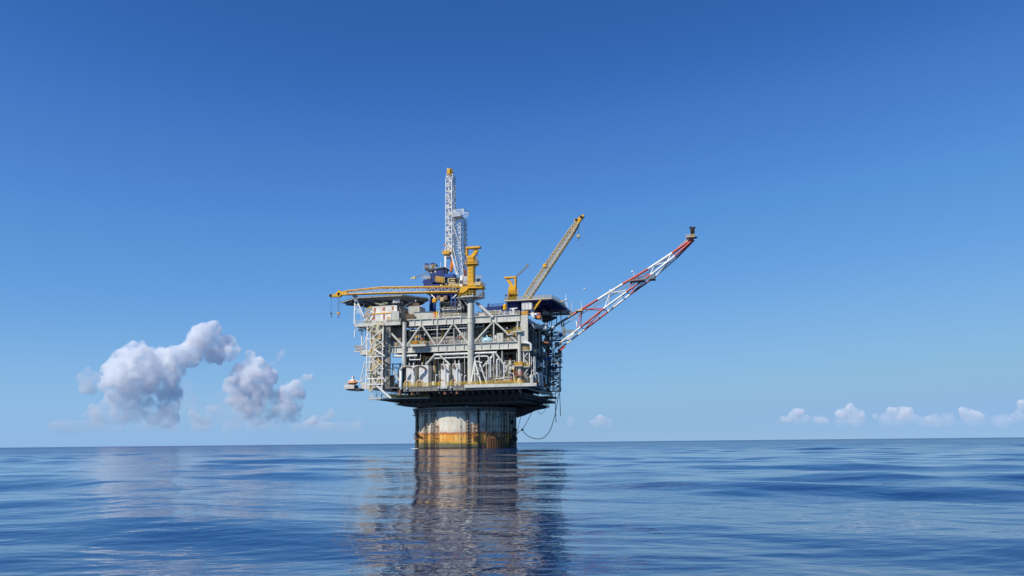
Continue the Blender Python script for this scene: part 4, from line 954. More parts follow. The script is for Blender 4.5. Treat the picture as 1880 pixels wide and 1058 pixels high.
m = MB()
for py0, py1, px in ((327,337,833.2),(338,384,836),(343,384,834)): m.bar(F(px,py0,YD+1),F(px+.7,py1,YD+1),.17)
for k in range(12): m.bar(F(834,340+k*3.7,YD+1),F(836.6,340+k*3.7,YD+1),.12)
m.build('standpipe', CREAM, t)
m = MB(); m.bevbox(F(820.3,319.8,YA-.4),F(831.8,314.5,YBk+.3),.12); m.cyl(F(827.5,313.5,YA),F(827.5,313.5,YBk),.85,n=14); m.cyl(F(822.5,315,YA+.3),F(822.5,315,YBk),.5,n=12)
cb = m.build('crown_block', YELLOW, t)
m = MB(); m.bar(F(821,314,YA),F(821,308.5,YA),.16); m.bar(F(821,309,YA),F(823,310,YA),.14); m.bar(F(834,317,YD),F(835.5,319,YD),.2); m.rail([F(820.5,314.5,YA),F(825,314.5,YA)],r=.04,h=.9); m.build('guard_rail', PIPEW, cb)
m = MB(); m.bevbox(F(812,467,YA-.8),F(829.5,464,YD+1),.1); m.rail([F(811,464,YA-.8),F(829,463.6,YA-.8)],r=.05); m.build('work_platform', YELLOW, t)
m = MB(); m.bar(F(816,452,YA),F(816,449,YA),.2); m.bevbox(F(815,451,YA-.4),F(818.4,448.5,YA+.3),.06); m.build('dolly', ORANGE, t)
m = MB(); m.bevbox(F(825.5,498,YD-.6),F(832,486,YD+.6),.3); m.cyl(F(829,486,YD),F(829,478,YD),.35,n=10); m.bar(F(828,478,YD),F(828,470,YD),.25); m.bar(F(831,492,YD-.8),F(831,482,YD-.8),.4)
m.build('top_drive', ORANGE, t)
m = MB(); [m.bar(F(826+k,470,YD+.2),F(827+k*1.1,505,YD+.2),.12) for k in (0,1.5,3)]; m.bar(F(827,335,YD),F(828.5,478,YD),.12); m.bar(F(825.5,335,YD),F(827.5,478,YD),.1); m.build('drill_line', DARK, t)
m = MB(); m.bevbox(F(852,506,YD+1),F(856.5,496,YD+2),.2); single(m,'red_tank',RED,'small red tank between derrick foot and yellow crane tower','tank',F(854,506,YD+1))
m = MB(); m.bar(F(818,490,YD-2),F(800,496,YD-2),.1); m.bar(F(809,481,YD-2),F(809,491,YD-2),.14); single(m,'whip_antenna',WHITE,'thin white aerial between blue cabin and derrick leg','antenna',F(809,491,YD-2))
m = MB(); m.rail([F(848,513,YD-3),F(884,512,YD-3)], r=.06); single(m,'rail_panel',TAN,'tan rail behind the yellow crane tower at drill floor level','railing',F(866,513,YD-3))

# ================================================================== CRANES
def hook(t, top, bot, mat, w=.5, lines=2, y=0):
    m = MB()
    for k in range(lines): dx = (k-(lines-1)/2)*.55; m.cyl(top+V((dx,0,0)), bot+V((dx*.6,0,w)), .05, n=5)
    m.build('hoist_cable', DARK, t)
    m = MB(); m.bevbox(bot+V((-w,-.35,-w*.6)), bot+V((w,.35,w)), .12); hb = m.build('hook_block', mat, t)
    m = MB(); m.tube([bot+V((0,0,-w*.6)),bot+V((0,0,-w*.6-.5)),bot+V((.3,0,-w*.6-.9)),bot+V((0,0,-w*.6-1.2)),bot+V((-.3,0,-w*.6-.95))], .1, 6); m.build('hook', DARK, hb)
YC = YF-.6
pc = F(864.5,552,YC)
t = thing('pedestal_crane', 'yellow pedestal crane with its lattice boom lowered flat to the left', 'crane', (pc.x,YC,F(864,556,YC).z), 'yellow pedestal cranes')
zp = F(864,545.5,YC).z
m = MB(); m.lathe((pc.x,YC,0), [(1.12,F(864,557,YC).z),(1.3,F(864,553,YC).z),(2.2,zp-.4),(2.6,zp-.3)], 24)
m.build('pedestal', GREY, t)
for a, b in (((846,545),(860,563)),((851,545),(859,556)),((881,545),(869,558)),((838,546),(846,556))):
    m = MB(); m.cyl(F(*a,YC-.9),F(*b,YC-.9),.13,n=6); m.build('strut', CREAM, t)
# gallery
w0, w1 = F(838,546,YC), F(888,546,YC); gr = (w1.x-w0.x)/2; gc = V(((w0.x+w1.x)/2,YC+1.0,0))
oct_ = [V((gc.x+gr*math.cos(a+math.pi/8)*1.0, gc.y+gr*math.sin(a+math.pi/8)*.8, 0)) for a in [k*math.pi/4 for k in range(8)]]
m = MB(); m.prism(oct_, zp-.35, zp+.1); ga = m.build('gallery', CREAM, t)
m = MB(); pts = [p+V((0,0,zp+.1)) for p in oct_]; m.rail(pts+[pts[0]], r=.06, h=1.6, step=1.3); m.build('handrail', RAILY, ga)
m = MB(); m.lathe((pc.x,YC+.4,0), [(1.7,zp+.1),(1.7,F(864,533,YC).z),(2.3,F(864,531,YC).z)], 20); m.build('slew_ring', DARK, t)
za, zb = F(864,531,YC).z, F(864,525,YC).z
m = MB(); a, b = F(851,528,YC-1.6), F(885.5,528,YC-1.6); m.bevbox((a.x,YC-1.6,za),(b.x,YC+2.6,za+.8),.12); m.bevbox((F(860,525,YC).x,YC-1.7,za+.8),(F(884,525,YC).x,YC+2.2,zb+.3),.1); m.build('turntable', YELLOW, t)
m = MB(); m.rail([(a.x,YC-1.55,za+.8),(b.x,YC-1.55,za+.8),(b.x,YC+2.4,za+.8)], r=.05); m.build('handrail', TAN, t)
m = MB(); p, q = F(872,518,YC-1.8), F(883,524,YC-1.8); m.bevbox((p.x,YC-1.9,q.z),(q.x,YC+1.5,p.z),.15); m.build('engine_house', TAN, t)
m = MB(); p, q = F(844,514,YC-1.8), F(849.5,527,YC-1.8); m.bevbox((p.x,YC-2.2,q.z),(q.x,YC-.6,p.z),.15); cab = m.build('operator_cab', WHITE, t)
m = MB(); m.box((p.x+.15,YC-2.26,q.z+1.1),(q.x-.15,YC-2.2,p.z-.3)); m.build('window', DARK, cab)
def tower(tx0, tx1, pt, pb, t, y):
    p, q = F(tx0,pt,y), F(tx1,pb,y); m = MB(); m.bevbox((p.x,y-1.0,q.z),(q.x,y+1.4,p.z),.12)
    n = 7
    for k in range(n): z = q.z+(p.z-q.z)*(k+.5)/n; m.box((p.x+.25,y-1.06,z-.35),(q.x-.25,y-1.0,z+.35))
    return m.build('mast', YELLOW, t)
tower(859.5,871,475,526,t,YC)
for (x0_,x1_,py,x2_) in ((854,872,485,875),):
    m = MB(); p, q = F(x0_,py,YC-1.3), F(x2_,py,YC-1.3); m.box((p.x,YC-1.6,p.z-.15),(q.x,YC+1.8,p.z+.2)); m.extrude([F(857,486,YC-1.2),F(860,490,YC-1.2),F(860,486,YC-1.2)],(0,1,0)); g2 = m.build('platform', YELLOW, t)
    m = MB(); m.rail([(q.x,YC+1.6,p.z+.2),(q.x,YC-1.5,p.z+.2),(p.x,YC-1.5,p.z+.2)], r=.05); m.tube([F(874,470,YC),F(875.5,478,YC),F(875,486,YC),F(873,492,YC)],.13,6); m.build('handrail', YELLOW, g2)
m = MB(); m.bevbox(F(856.5,475,YC-1.2),F(874,472,YC+1.6),.1); m.build('mast_head', YELLOW, t)
m = MB(); m.bevbox(F(854.5,469,YC-.8),F(860.5,455,YC+.8),.12); m.bevbox(F(856,472,YC-.6),F(859,469,YC+.6),.05); m.bar(F(876.5,458,YC),F(867,472,YC),.85,1.2); m.bar(F(876,459,YC),F(876,470,YC+1),.3); m.bevbox(F(854.3,456.6,YC-1),F(884,453.8,YC+1),.1); m.bar(F(872,459,YC),F(868,460,YC),.25)
m.build('gantry', YELLOW, t)
m = MB(); m.tube([F(880,512,YC+1.6),F(884,518,YC+1.6),F(886,526,YC+1.6),F(888,540,YC+1.6)], .16, 6); m.box(F(875,512,YC+1.6),F(881,524,YC+3)); m.build('access_ladder', MIDGREY, t)
# boom
bm = MB()
def boom_ring(top, bot, w, y): a, b = F(*top,y), F(*bot,y); return [a+V((0,-w,0)), a+V((0,w,0)), b+V((0,w,0)), b+V((0,-w,0))]
R0, R1, R2 = boom_ring((846,526.8),(842,536.5),.95,YC-2), boom_ring((700,528.5),(700,538.8),.95,YC-2), boom_ring((636,534.8),(638,541),.7,YC-2)
for Ra, Rb, rc in ((R0, R1, .25), (R1, R2, .22)):
    for a, b in zip(Ra, Rb): bm.cyl(a, b, rc, n=8)
bo = bm.build('boom', YELLOW, t)
bm = MB(); bm.lattice(R0, R1, 15, .05, .05); bm.lattice(R1, R2, 7, .05, .045); bm.build('boom_lacing', PIPEW, bo)
m = MB(); m.extrude([F(846,525.8,YC-3),F(843,537.6,YC-3),F(850,537.8,YC-3),F(856,534,YC-3),F(860,529,YC-3),F(856,526,YC-3)],(0,2,0)); m.build('boom_heel', YELLOW, t)
m = MB(); m.extrude([F(637,534,YC-2.7),F(637,541.5,YC-2.7),F(626,541.6,YC-2.7),F(623,545,YC-2.7),F(605,545,YC-2.7),F(603.5,541,YC-2.7),F(614,540.5,YC-2.7),F(621,533.5,YC-2.7),F(623,533,YC-2.7),F(625,535,YC-2.7)],(0,1.4,0)); bt = m.build('boom_tip', YELLOW, t)
m = MB(); [m.cyl(F(px,py,YC-2.9),F(px,py,YC-1.2),.55,n=12) for px,py in ((607,543),(622,540))]; m.build('sheave', DARK, bt)
hook(t, F(621.5,545,YC-2), F(621.3,576,YC-2), paint('faded_orange', (.62,.33,.12)), .55)
hook(t, F(608,545,YC-2), F(608,576,YC-2), DARK, .28, 1)

# right crane
YR = -7.0
pc = F(940,552,YR); t = thing('pedestal_crane', 'yellow pedestal crane with its tan lattice boom raised to the right', 'crane', (pc.x,YR,F(940,553,YR).z), 'yellow pedestal cranes')
m = MB(); p, q = F(934,530,YR), F(948,553,YR)
m.bevbox((p.x,YR-1,q.z),(q.x,YR+1.2,p.z),.15)
for k in range(4): z = q.z+.6+k*1.0; m.box((p.x-.1,YR-1.1,z),(q.x+.1,YR-1,z+.35))
m.build('mast', YELLOW, t)
m = MB(); m.bevbox(F(934,529.5,YR-.8),F(949,526,YR+1),.1); m.bar(F(942,528,YR),F(932,513,YR),.75,1.0); m.bevbox(F(944,527,YR-.7),F(949.2,508.5,YR+.8),.12); m.bevbox(F(925,511.2,YR-.8),F(949.5,508.6,YR+.8),.1); m.bar(F(934,521,YR),F(941,516,YR),.25)
m.build('gantry', YELLOW, t)
m = MB(); m.rail([F(933,541,YR-1.5),F(951,541,YR-1.5)],r=.05); m.box(F(933,541,YR-1.6),F(951,541.8,YR+1)); m.tube([F(949,528,YR-1),F(951,535,YR-1),F(950,544,YR-1)],.12,6); m.build('platform', YELLOW, t)
m = MB(); m.bevbox(F(934,542,YR-1.5),F(939,549,YR-1),.1); m.build('operator_cab', ORANGE, t)
m = MB(); m.bar(F(948,507,YR),F(970,487,YR),.3); m.bar(F(949,509,YR),F(968,491,YR),.14); m.bevbox(F(965,489,YR-.2),F(971,486,YR+.2),.05); m.build('luffing_strut', MIDGREY, t)
bm = MB()
def br2(c, w, y, hw=1.0): # ring perpendicular to the boom's direction
    d = (F(1066,402,YR)-F(966,548,YR)).normalized(); n = d.cross(V((0,1,0))).normalized(); c = F(*c,y)
    return [c+n*w+V((0,-hw,0)), c+n*w+V((0,hw,0)), c-n*w+V((0,hw,0)), c-n*w+V((0,-hw,0))]
bm.lattice(br2((966,549),.9,YR), br2((972,540),1.15,YR), 2, .19, .08); bm.lattice(br2((972,540),1.15,YR), br2((1048,428),1.0,YR), 17, .19, .065, True); bm.lattice(br2((1048,428),1.0,YR), br2((1060,410),.6,YR), 3, .2, .12, True)
bm.build('boom', TAN, t)
m = MB()
d = (F(1066,402,YR)-F(966,548,YR)).normalized(); n = d.cross(V((0,1,0))).normalized()
q0, q1 = F(972,540,YR), F(1050,424,YR)
m.bar(q0-n*1.15+V((0,-1.15,0)), q1-n*.95+V((0,-1.15,0)), .3); 
for k in range(30): u = k/30; p_ = q0.lerp(q1,u)-n*1.1+V((0,-1.2,0)); m.bar(p_, p_-n*.55, .08)
m.build('boom_walkway', TAN, t)
m = MB(); q = F(991,510,YR); q = q0.lerp(q1,.42)+n*.9; m.bevbox(q+V((-.6,-1.3,-.6)),q+V((.6,.6,.7)),.12); m.build('hoist_winch', YELLOW, t)
m = MB(); m.extrude([F(1056,408,YR-.8),F(1061,412,YR-.8),F(1066,404,YR-.8),F(1072.5,396,YR-.8),F(1070,393,YR-.8),F(1065,397,YR-.8),F(1058.5,402,YR-.8),F(1055,402,YR-.8),F(1054,405,YR-.8)],(0,1.6,0)); bt = m.build('boom_tip', YELLOW, t)
m = MB(); m.cyl(F(1067,398.5,YR-1),F(1067,398.5,YR+1),.5,n=12); m.cyl(F(1058,404,YR-1),F(1058,404,YR+1),.5,n=12); m.build('sheave', DARK, bt)
hook(t, F(1061.5,409,YR), F(1062,434,YR), TAN, .6)
m = MB(); m.cyl(F(1071,397,YR),F(1072.6,529,YR),.035,n=5); m.build('whip_line', GREY, t)
m = MB(); q = F(1073.3,531,YR); m.ball(q,.35,n=8); m.build('headache_ball', PIPEW, t)

# ================================================================== UPPER RIGHT: raised deck and clutter
zr = F(980,553.5,-12).z
t = thing('raised_deck', 'raised dark blue helicopter deck with a yellowish edge at the upper right', 'deck', (20,-2,zr-3))
pr = [(F(927,554.5,-16).x,-16),(F(1000,552,-16).x+2.5,-16),(37.0,-3),(36.5,7),(31,12),(F(927,554,-16).x+7,12)]
m = MB(); m.prism([V((x,y,0)) for x,y in pr], zr-.5, zr); m.build('deck_plate', NAVY, t)
m = MB()
for a, b in zip(pr, pr[1:]+pr[:1]): m.bar((*a,zr+.02),(*b,zr+.02),.3,.42)
m.build('edge_trim', TAN, t)
m = MB(); pts = [V((x,y,zr+.2)) for x,y in pr]; m.rail(pts+[pts[0]], r=.045, h=1.0, step=2.0); m.build('handrail', RAILY, t)
m = MB()
for k in range(5): x = pr[0][0]+4+k*3.6; m.bar((x,-15+max(0,k-3)*5,zr-.9),(x,11,zr-.9),.3,.8)
for y in (-12,-4,4,10): m.bar((pr[0][0]+2,y,zr-1.2),(35,y,zr-1.2),.3,.6)
m.build('under_frame', NAVY, t)
for a, b, r in (((990,573),(1004,556),.3),((1004,556),(1018,571),.26),((1004,571),(1004,557),.24),((995,560),(991,585),.3),((1043,567),(1043,575),.2),((1011,571),(1001,560),.2),((1020,570),(1040,566),.2)):
    m = MB(); m.cyl(F(*a,-4),F(*b,-4),r,n=8); m.build('support', NAVY, t)
m = MB(); p, q = F(929,555,-12), F(957,575,-12); m.cyl(((p.x+q.x)/2,-12,ZU),((p.x+q.x)/2,-12,zr-.5),(q.x-p.x)/2,n=28)
for k in range(10): a = math.pi+math.pi*k/9; cx=(p.x+q.x)/2; rr=(q.x-p.x)/2+.06; m.bar((cx+rr*math.cos(a),-12+rr*math.sin(a),ZU),(cx+rr*math.cos(a),-12+rr*math.sin(a),zr-.5),.12)
m.build('support_drum', NAVY, t)
m = MB(); m.bar(F(984,562,-17),F(993,551.5,-17),.5); m.bar(F(981,568,-17),F(990,556,-17),.4); 
for k in range(6): u=k/5; m.bar(F(984,562,-17).lerp(F(993,551.5,-17),u),F(981,568,-17).lerp(F(990,556,-17),u),.2)
m.build('stair', YELLOW, t)
for i in range(6):
    q = V((pr[0][0]+5+i*2.6, -14+i*1.2, zr)); m = MB(); h = random.uniform(.3,.9); m.bevbox(q,q+V((1.2,1,h)),.08); m.build('deck_box', random.choice((TAN,RAILY,WHITE,BROWN)), t)
container(958,557,976,568,-17.5,4,"pale container tucked under the raised deck's front edge", PIPEW, ((.35,.38,.1,.9,GREY),(.65,.68,.1,.9,GREY)))
m = MB(); p, q = F(957,571.5,-20.5), F(969.5,578.5,-20.5); m.bevbox((p.x,-20.6,q.z),(q.x,-18.6,p.z),.1); [m.box((p.x+.3+k*.55,-20.66,q.z+.15),(p.x+.6+k*.55,-20.6,p.z-.15)) for k in range(4)]
single(m,'tool_crate',paint('amber_paint',(.66,.34,.05)),'amber crate standing on top of the tall blast panel','crate',((p.x+q.x)/2,-19.6,q.z))
m = MB(); p, q = F(981,578.5,-19), F(992,584.5,-19); m.bevbox((p.x,-19,q.z),(q.x,-16,q.z+.9),.1); m.rail([(p.x,-19,q.z+.9),(q.x,-19,q.z+.9)],r=.05,h=.9); single(m,'basket',ORANGE,'orange basket hanging at the right end of the upper deck','basket',((p.x+q.x)/2,-18,q.z))
m = MB(); q = F(984,578,-18.8); m.ball(q,.55); m.cyl(q-V((0,0,.9)),q,.3,n=8); single(m,'white_buoy',WHITE,'white round buoy on the orange basket','buoy',q-V((0,0,.9)))
m = MB(); 
for (a,b) in (((975,575),(979,583)),((979,574),(980,584)),((972,586),(977,593)),((976,590),(978,599))): m.bar(F(*a,-20),F(*b,-20),.5)
m.bevbox(F(974.5,574,-20.2),F(980,580,-19.4),.2); single(m,'davit',WHITE,'white knuckled davit beside the orange basket at the deck corner','davit',F(977,599,-20))
# yellow knob post, satellite dish plate, crates
t = thing('fire_monitor', 'yellow drum on a thin post above the upper deck, left of the blue drum', 'monitor', F(927,583,-18.5))
m = MB(); p, q = F(923.5,561,-18.5), F(931,569,-18.5); m.cyl(((p.x+q.x)/2,-18.5,q.z),((p.x+q.x)/2,-18.5,p.z),(q.x-p.x)/2,n=14); m.ball(((p.x+q.x)/2,-18.5,p.z),(q.x-p.x)/2*.9,None,.5); m.build('drum', YELLOW, t)
m = MB(); m.bar(F(927,569,-18.5),F(927,582,-18.5),.2); m.build('post', WOOD, t)
t = thing('radar_scanner', 'white radar scanner bar on a short post near the blast panel', 'radar', F(943,578,-19.5))
m = MB(); m.bar(F(936,567.5,-19.5),F(950,565.8,-19.5),.35,.3); m.build('scanner_bar', WHITE, t)
m = MB(); m.cyl(F(943,567,-19.5),F(943,576,-19.5),.4,n=10); m.ball(F(943,569,-19.5),.5); m.build('pedestal', WHITE, t)
m = MB(); m.box(F(938,578,-20),F(946,576,-18.5)); m.build('base_plate', WHITE, t)
m = MB(); m.bevbox(F(935,571,-19),F(940,577,-18),.1); single(m,'control_cabinet',PIPEW,'small cream cabinet behind the radar scanner','cabinet',F(937,577,-18.5))
for i, (x0_,y0_,x1_,y1_,lab,mat) in enumerate(((872,575.5,877,583,'small white crate right of the thick column on the upper deck',WHITE),(879,574.5,890,582.5,'pinkish white crate right of the small white one on the upper deck',paint('pinkish_white',(.72,.62,.55))))):
    p, q = F(x0_,y0_,-20), F(x1_,y1_,-20); t = thing('crate', lab, 'crate', ((p.x+q.x)/2,-19.4,ZU)); m = MB(); m.bevbox((p.x,-20,ZU+.1),(q.x,-18.6,p.z),.06); m.build('body', mat, t)
    m = MB(); [m.box((x,-20.05,ZU),(x+.15,-18.55,p.z+.03)) for x in (p.x-.02,q.x-.13)]; m.box((p.x,-20.04,(ZU+p.z)/2-.05),(q.x,-20,(ZU+p.z)/2+.07)); m.build('batten', mat, t)
m = MB(); m.bevbox(F(876,572.5,-19),F(884,576,-18),.1); m.bevbox(F(886,571,-16),F(890,576,-15),.08); single(m,'pump_unit',SKYBLUE,'light blue pump unit behind the white crates','pump',F(880,576,-18.5))
t = thing('blue_gantry', 'blue steel gantry behind the inclined strut on the upper deck', 'gantry', F(903,583,-8))
m = MB(); m.bar(F(885,568,-8),F(926,564.5,-8),.8,1.0); m.build('beam', NAVY, t)
for px, w in ((886,.5),(900,.35),(912,.5),(921,.6)):
    m = MB(); m.bar(F(px,566,-8),F(px+2,584,-8),w); m.bar(F(px+6,567,-8),F(px+1,575,-8),w*.6); m.build('leg', BLUE, t)
m = MB(); m.rail([F(895,565,-8),F(925,563,-8)],r=.06); m.bevbox(F(895,562,-8.2),F(900,566,-7),.1); m.bar(F(897,557,-8),F(897,563,-8),.3); m.build('handrail', NAVY, t)
m = MB(); m.bevbox(F(903,571,-7.5),F(913,582,-6),.1); m.build('cabinet', BLUE, t)
for i, (px, py, mat) in enumerate(((893,576,BLUE),(915,577,BULK),(909,579,GREY),(918,575,WHITE),(933,579,TAN),(948,576,WHITE),(952,575,RAILY))):
    q = F(px,py,-17.5); m = MB(); m.bevbox((q.x-.5,-18,ZU),(q.x+.5,-17,q.z),.08); m.cyl((q.x,-17.5,q.z),(q.x,-17.5,q.z+.7),.12,n=8); m.build('deck_fitting', mat, deck)
m = MB()
for px in range(894,934,3): q = F(px,578,-19.5); m.bar((q.x,-19.5,ZU),(q.x,-19.5,ZU+random.uniform(.8,2.2)),.12)
m.build('stanchion', GREY, deck)

# ================================================================== RIGHT FLANK: galleries, pipes, ladder tower
zg = F(1010,573,0).z
t = thing('flank_gallery', 'long dark gallery below the raised deck running to the flare boom', 'gallery', (F(1000,577,0).x,0,zg-.6))
p, q = F(993,574,0), F(1054,577,0); m = MB(); m.box((p.x,-2,zg-1.0),(q.x,3,zg-.7)); m.bar((p.x,-2,zg),(q.x-1,-2,zg),.3); m.bar((p.x,-2.1,zg-1.3),(q.x,-2.1,zg-1.3),.3,.7)
for k in range(13): u=k/12; x=p.x+(q.x-p.x)*u; m.bar((x,-2,zg),(x,-2,zg-1),.14)
m.build('floor', MIDGREY, t)
m = MB(); m.tube([(p.x,-2.4,zg-.4),(q.x-2,-2.4,zg-.5)],.22,8); m.build('pipe', RUST, t)
m = MB(); m.bevbox(F(996,572,-3),F(1005,574.5,-2),.1); m.build('equipment_box', WHITE, t)
m = MB(); m.extrude([F(994,579,-1),F(1020,581,-1),F(1010,586,-1),F(996,590,-1)],(0,4,0)); m.build('bracket', DARK, t)
for a, b in (((990,584),(1012,606)),((1005,590),(1005,606)),((1013,581),(1013,600)),((1022,580),(1022,598)),((1030,580),(1030,594)),((1008,586),(1004,596)),((1011,586),(1008,596))):
    m = MB(); m.bar(F(*a,0),F(*b,0),.24); m.build('hanger', DARK, t)
# white balcony frame on the flank
t = thing('flank_balcony', 'white railed balcony projecting from the shaded right flank', 'balcony', FX(990,605,27))
m = MB(); p, q = F(979,598.5,-12), F(1003,604,-12); m.box((p.x,-12.5,p.z-1.0),(q.x,-9,p.z-.6)); m.box((F(987,0,-12).x,-12.6,q.z-.1),(q.x,-12.3,q.z+.7)); m.box((q.x-.25,-12.7,q.z),(q.x+.1,-12.3,F(1003,595,-12).z)); m.box((p.x,-12.7,p.z-.6),(F(986,0,-12).x,-11.5,p.z+.2)); m.build('floor', WHITE, t)
m = MB(); m.rail([(F(986,0,-12).x,-12.5,q.z+.7),(q.x,-12.5,q.z+.7)],r=.06,h=.9); m.build('handrail', CREAM, t)
# galleries stepping up the flank, and a ladder tower at the back corner
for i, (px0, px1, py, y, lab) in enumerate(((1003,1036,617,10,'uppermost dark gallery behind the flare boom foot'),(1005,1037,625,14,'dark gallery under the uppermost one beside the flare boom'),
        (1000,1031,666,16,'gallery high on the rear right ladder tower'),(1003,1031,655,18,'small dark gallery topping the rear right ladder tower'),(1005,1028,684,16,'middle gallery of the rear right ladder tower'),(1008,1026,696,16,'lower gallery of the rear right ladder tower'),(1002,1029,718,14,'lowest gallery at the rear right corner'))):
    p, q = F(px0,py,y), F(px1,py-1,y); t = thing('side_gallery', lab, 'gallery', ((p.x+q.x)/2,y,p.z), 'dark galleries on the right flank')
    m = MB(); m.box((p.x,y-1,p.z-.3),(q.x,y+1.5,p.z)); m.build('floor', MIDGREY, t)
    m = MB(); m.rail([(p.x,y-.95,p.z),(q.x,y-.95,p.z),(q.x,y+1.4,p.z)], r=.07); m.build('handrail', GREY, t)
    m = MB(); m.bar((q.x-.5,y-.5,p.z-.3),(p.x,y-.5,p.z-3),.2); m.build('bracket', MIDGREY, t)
t = thing('ladder_tower', 'dark open ladder tower at the rear right corner of the deck block', 'ladder tower', F(1022,720,17))
for px, y in ((1015,16),(1027.5,16),(1017,20),(1029,20)):
    m = MB(); a, b = F(px,640,y), F(px,720,y); m.bar(a,b,.24); m.build('post', MIDGREY, t)
m = MB(); 
for k in range(7): a0=642+k*11; m.bar(F(1015,a0,16),F(1027.5,a0+11,16),.18); m.bar(F(1027.5,a0,16),F(1015,a0,16),.16)
m.build('brace', MIDGREY, t)
for k in range(9):
    q = F(1012+random.uniform(0,14),652+k*7.5,15); m = MB(); m.bevbox(q, q+V((random.uniform(.7,1.6),.8,random.uniform(.5,1.2))),.08); m.build('junction_box', random.choice((MIDGREY,GREY,BLUE,WHITE)), t)
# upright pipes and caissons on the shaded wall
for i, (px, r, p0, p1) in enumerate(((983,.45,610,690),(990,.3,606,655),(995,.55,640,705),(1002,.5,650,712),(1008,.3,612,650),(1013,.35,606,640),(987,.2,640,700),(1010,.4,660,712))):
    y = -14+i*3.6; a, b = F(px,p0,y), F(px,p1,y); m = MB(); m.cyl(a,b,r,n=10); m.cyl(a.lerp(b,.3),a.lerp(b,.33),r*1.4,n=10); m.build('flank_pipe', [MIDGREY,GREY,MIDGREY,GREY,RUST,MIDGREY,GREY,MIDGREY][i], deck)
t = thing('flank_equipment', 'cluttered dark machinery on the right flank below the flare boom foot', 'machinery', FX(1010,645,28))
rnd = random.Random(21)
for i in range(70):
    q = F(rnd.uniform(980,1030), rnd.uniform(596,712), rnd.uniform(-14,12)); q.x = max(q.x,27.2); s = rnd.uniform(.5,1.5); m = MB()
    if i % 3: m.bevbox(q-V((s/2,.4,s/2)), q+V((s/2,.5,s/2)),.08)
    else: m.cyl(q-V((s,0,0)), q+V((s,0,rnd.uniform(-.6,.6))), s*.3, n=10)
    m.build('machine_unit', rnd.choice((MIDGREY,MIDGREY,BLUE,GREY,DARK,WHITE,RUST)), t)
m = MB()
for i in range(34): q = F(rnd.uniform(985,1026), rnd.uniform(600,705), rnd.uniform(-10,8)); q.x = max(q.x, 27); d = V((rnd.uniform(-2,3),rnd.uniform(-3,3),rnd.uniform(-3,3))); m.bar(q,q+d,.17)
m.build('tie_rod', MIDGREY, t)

# ================================================================== FLARE BOOM
YT = -8.0
t = thing('flare_boom', 'long inclined red and white triangular flare boom jutting up to the right', 'flare boom', F(1030,625,YT))
def seg(pts, y, r, name='chord'):
    for (a, b, mat) in zip(pts, pts[1:], SEGM): 
        m = MB(); m.cyl(F(*a,y(a)), F(*b,y(b)), r, n=10); m.build(name, mat, t)
w = lambda p, s: YT + s*2.6*max(.12, 1-(p[0]-1030)/245.0)
SEGM = (MIDGREY, MIDGREY, RED, WHITE, RED, WHITE, RED)
top = [(1000,612),(1026,594),(1052,578),(1098,550),(1143,522),(1190,494),(1234,465),(1272,438)]
seg(top, lambda p: YT, .42)
SEGM = (RED, WHITE, RED, WHITE, RED, WHITE, RED)
lo1 = [(1018,640),(1030,628.5),(1066,601),(1108,567),(1150,536.5),(1194,505.5),(1239,470.5),(1272.5,440)]
SEGM = (MIDGREY, WHITE, RED, WHITE, RED, WHITE, RED)
seg(lo1, lambda p: w(p,-1), .32)
lo2 = [(1024,645),(1036,634),(1074,605),(1116,573),(1158,540),(1200,510),(1243,473),(1274,441)]
SEGM = (RED, WHITE, RED, WHITE, RED, WHITE, RED)
seg(lo2, lambda p: w(p,1), .32)
P = lambda p, s: F(*p, YT if s == 0 else w(p, s))
webs = [((1068,568),0,(1060,601),-1,RED),((1068,568),0,(1066,603),1,RED),((1068,568),0,(1110,566),-1,RED),((1068,568),0,(1112,570),1,RED),
        ((1120,538),0,(1110,565),-1,WHITE),((1120,538),0,(1116,571),1,WHITE),((1120,538),0,(1150,533),-1,WHITE),((1120,538),0,(1153,538),1,WHITE),
        ((1165,511),0,(1155,531),-1,RED),((1165,511),0,(1162,537),1,RED),((1165,511),0,(1196,503),-1,RED),((1200,490),0,(1194,504),-1,WHITE),((1200,490),0,(1202,508),1,WHITE),
        ((1200,488),0,(1224,481),-1,WHITE),((1233,466),0,(1224,481),-1,WHITE),((1233,466),0,(1240,475),1,WHITE),((1066,601),-1,(1074,605),1,WHITE),((1074,605),1,(1108,567),-1,RED),
        ((1060,603),-1,(1090,588),1,RED),((1108,567),-1,(1116,573),1,WHITE),((1116,573),1,(1150,537),-1,WHITE),((1150,537),-1,(1158,540),1,RED),((1158,540),1,(1194,506),-1,RED),((1194,506),-1,(1200,510),1,WHITE),((1200,510),1,(1238,471),-1,WHITE),
        ((1239,470),-1,(1243,473),1,RED),((1058,590),0,(1060,602),-1,WHITE),((1030,628),-1,(1045,625),1,MIDGREY)]
for a, sa, b, sb, mat in webs:
    m = MB(); m.cyl(P(a,sa), P(b,sb), .16, n=8); m.build('web_member', mat, t)
for a, b in (((1034,610),(1062,611)),((1034,606.5),(1056,607.5)),((1030,592),(1036,618)),((1034,590),(1038,616))):
    m = MB(); m.bar(F(*a,YT-1),F(*b,YT-1),.4); m.build('tie_beam', MIDGREY, t)
m = MB(); a, b = F(1057,571.5,YT), F(1070,570.5,YT); m.box((a.x,YT-1.6,a.z-.2),(b.x,YT+1.6,a.z+.1)); m.box((a.x+1,YT-1,a.z+.1),(b.x,YT+1,a.z+.5)); m.build('landing', TAN, t)
m = MB(); m.bar(F(1067,553,YT),F(1068,569,YT),.16); m.bar(F(1050,555,YT-1),F(1050,571,YT-1),.09); m.bar(F(1119,532,YT),F(1122,533,YT),.3); m.build('aerial', WHITE, t)
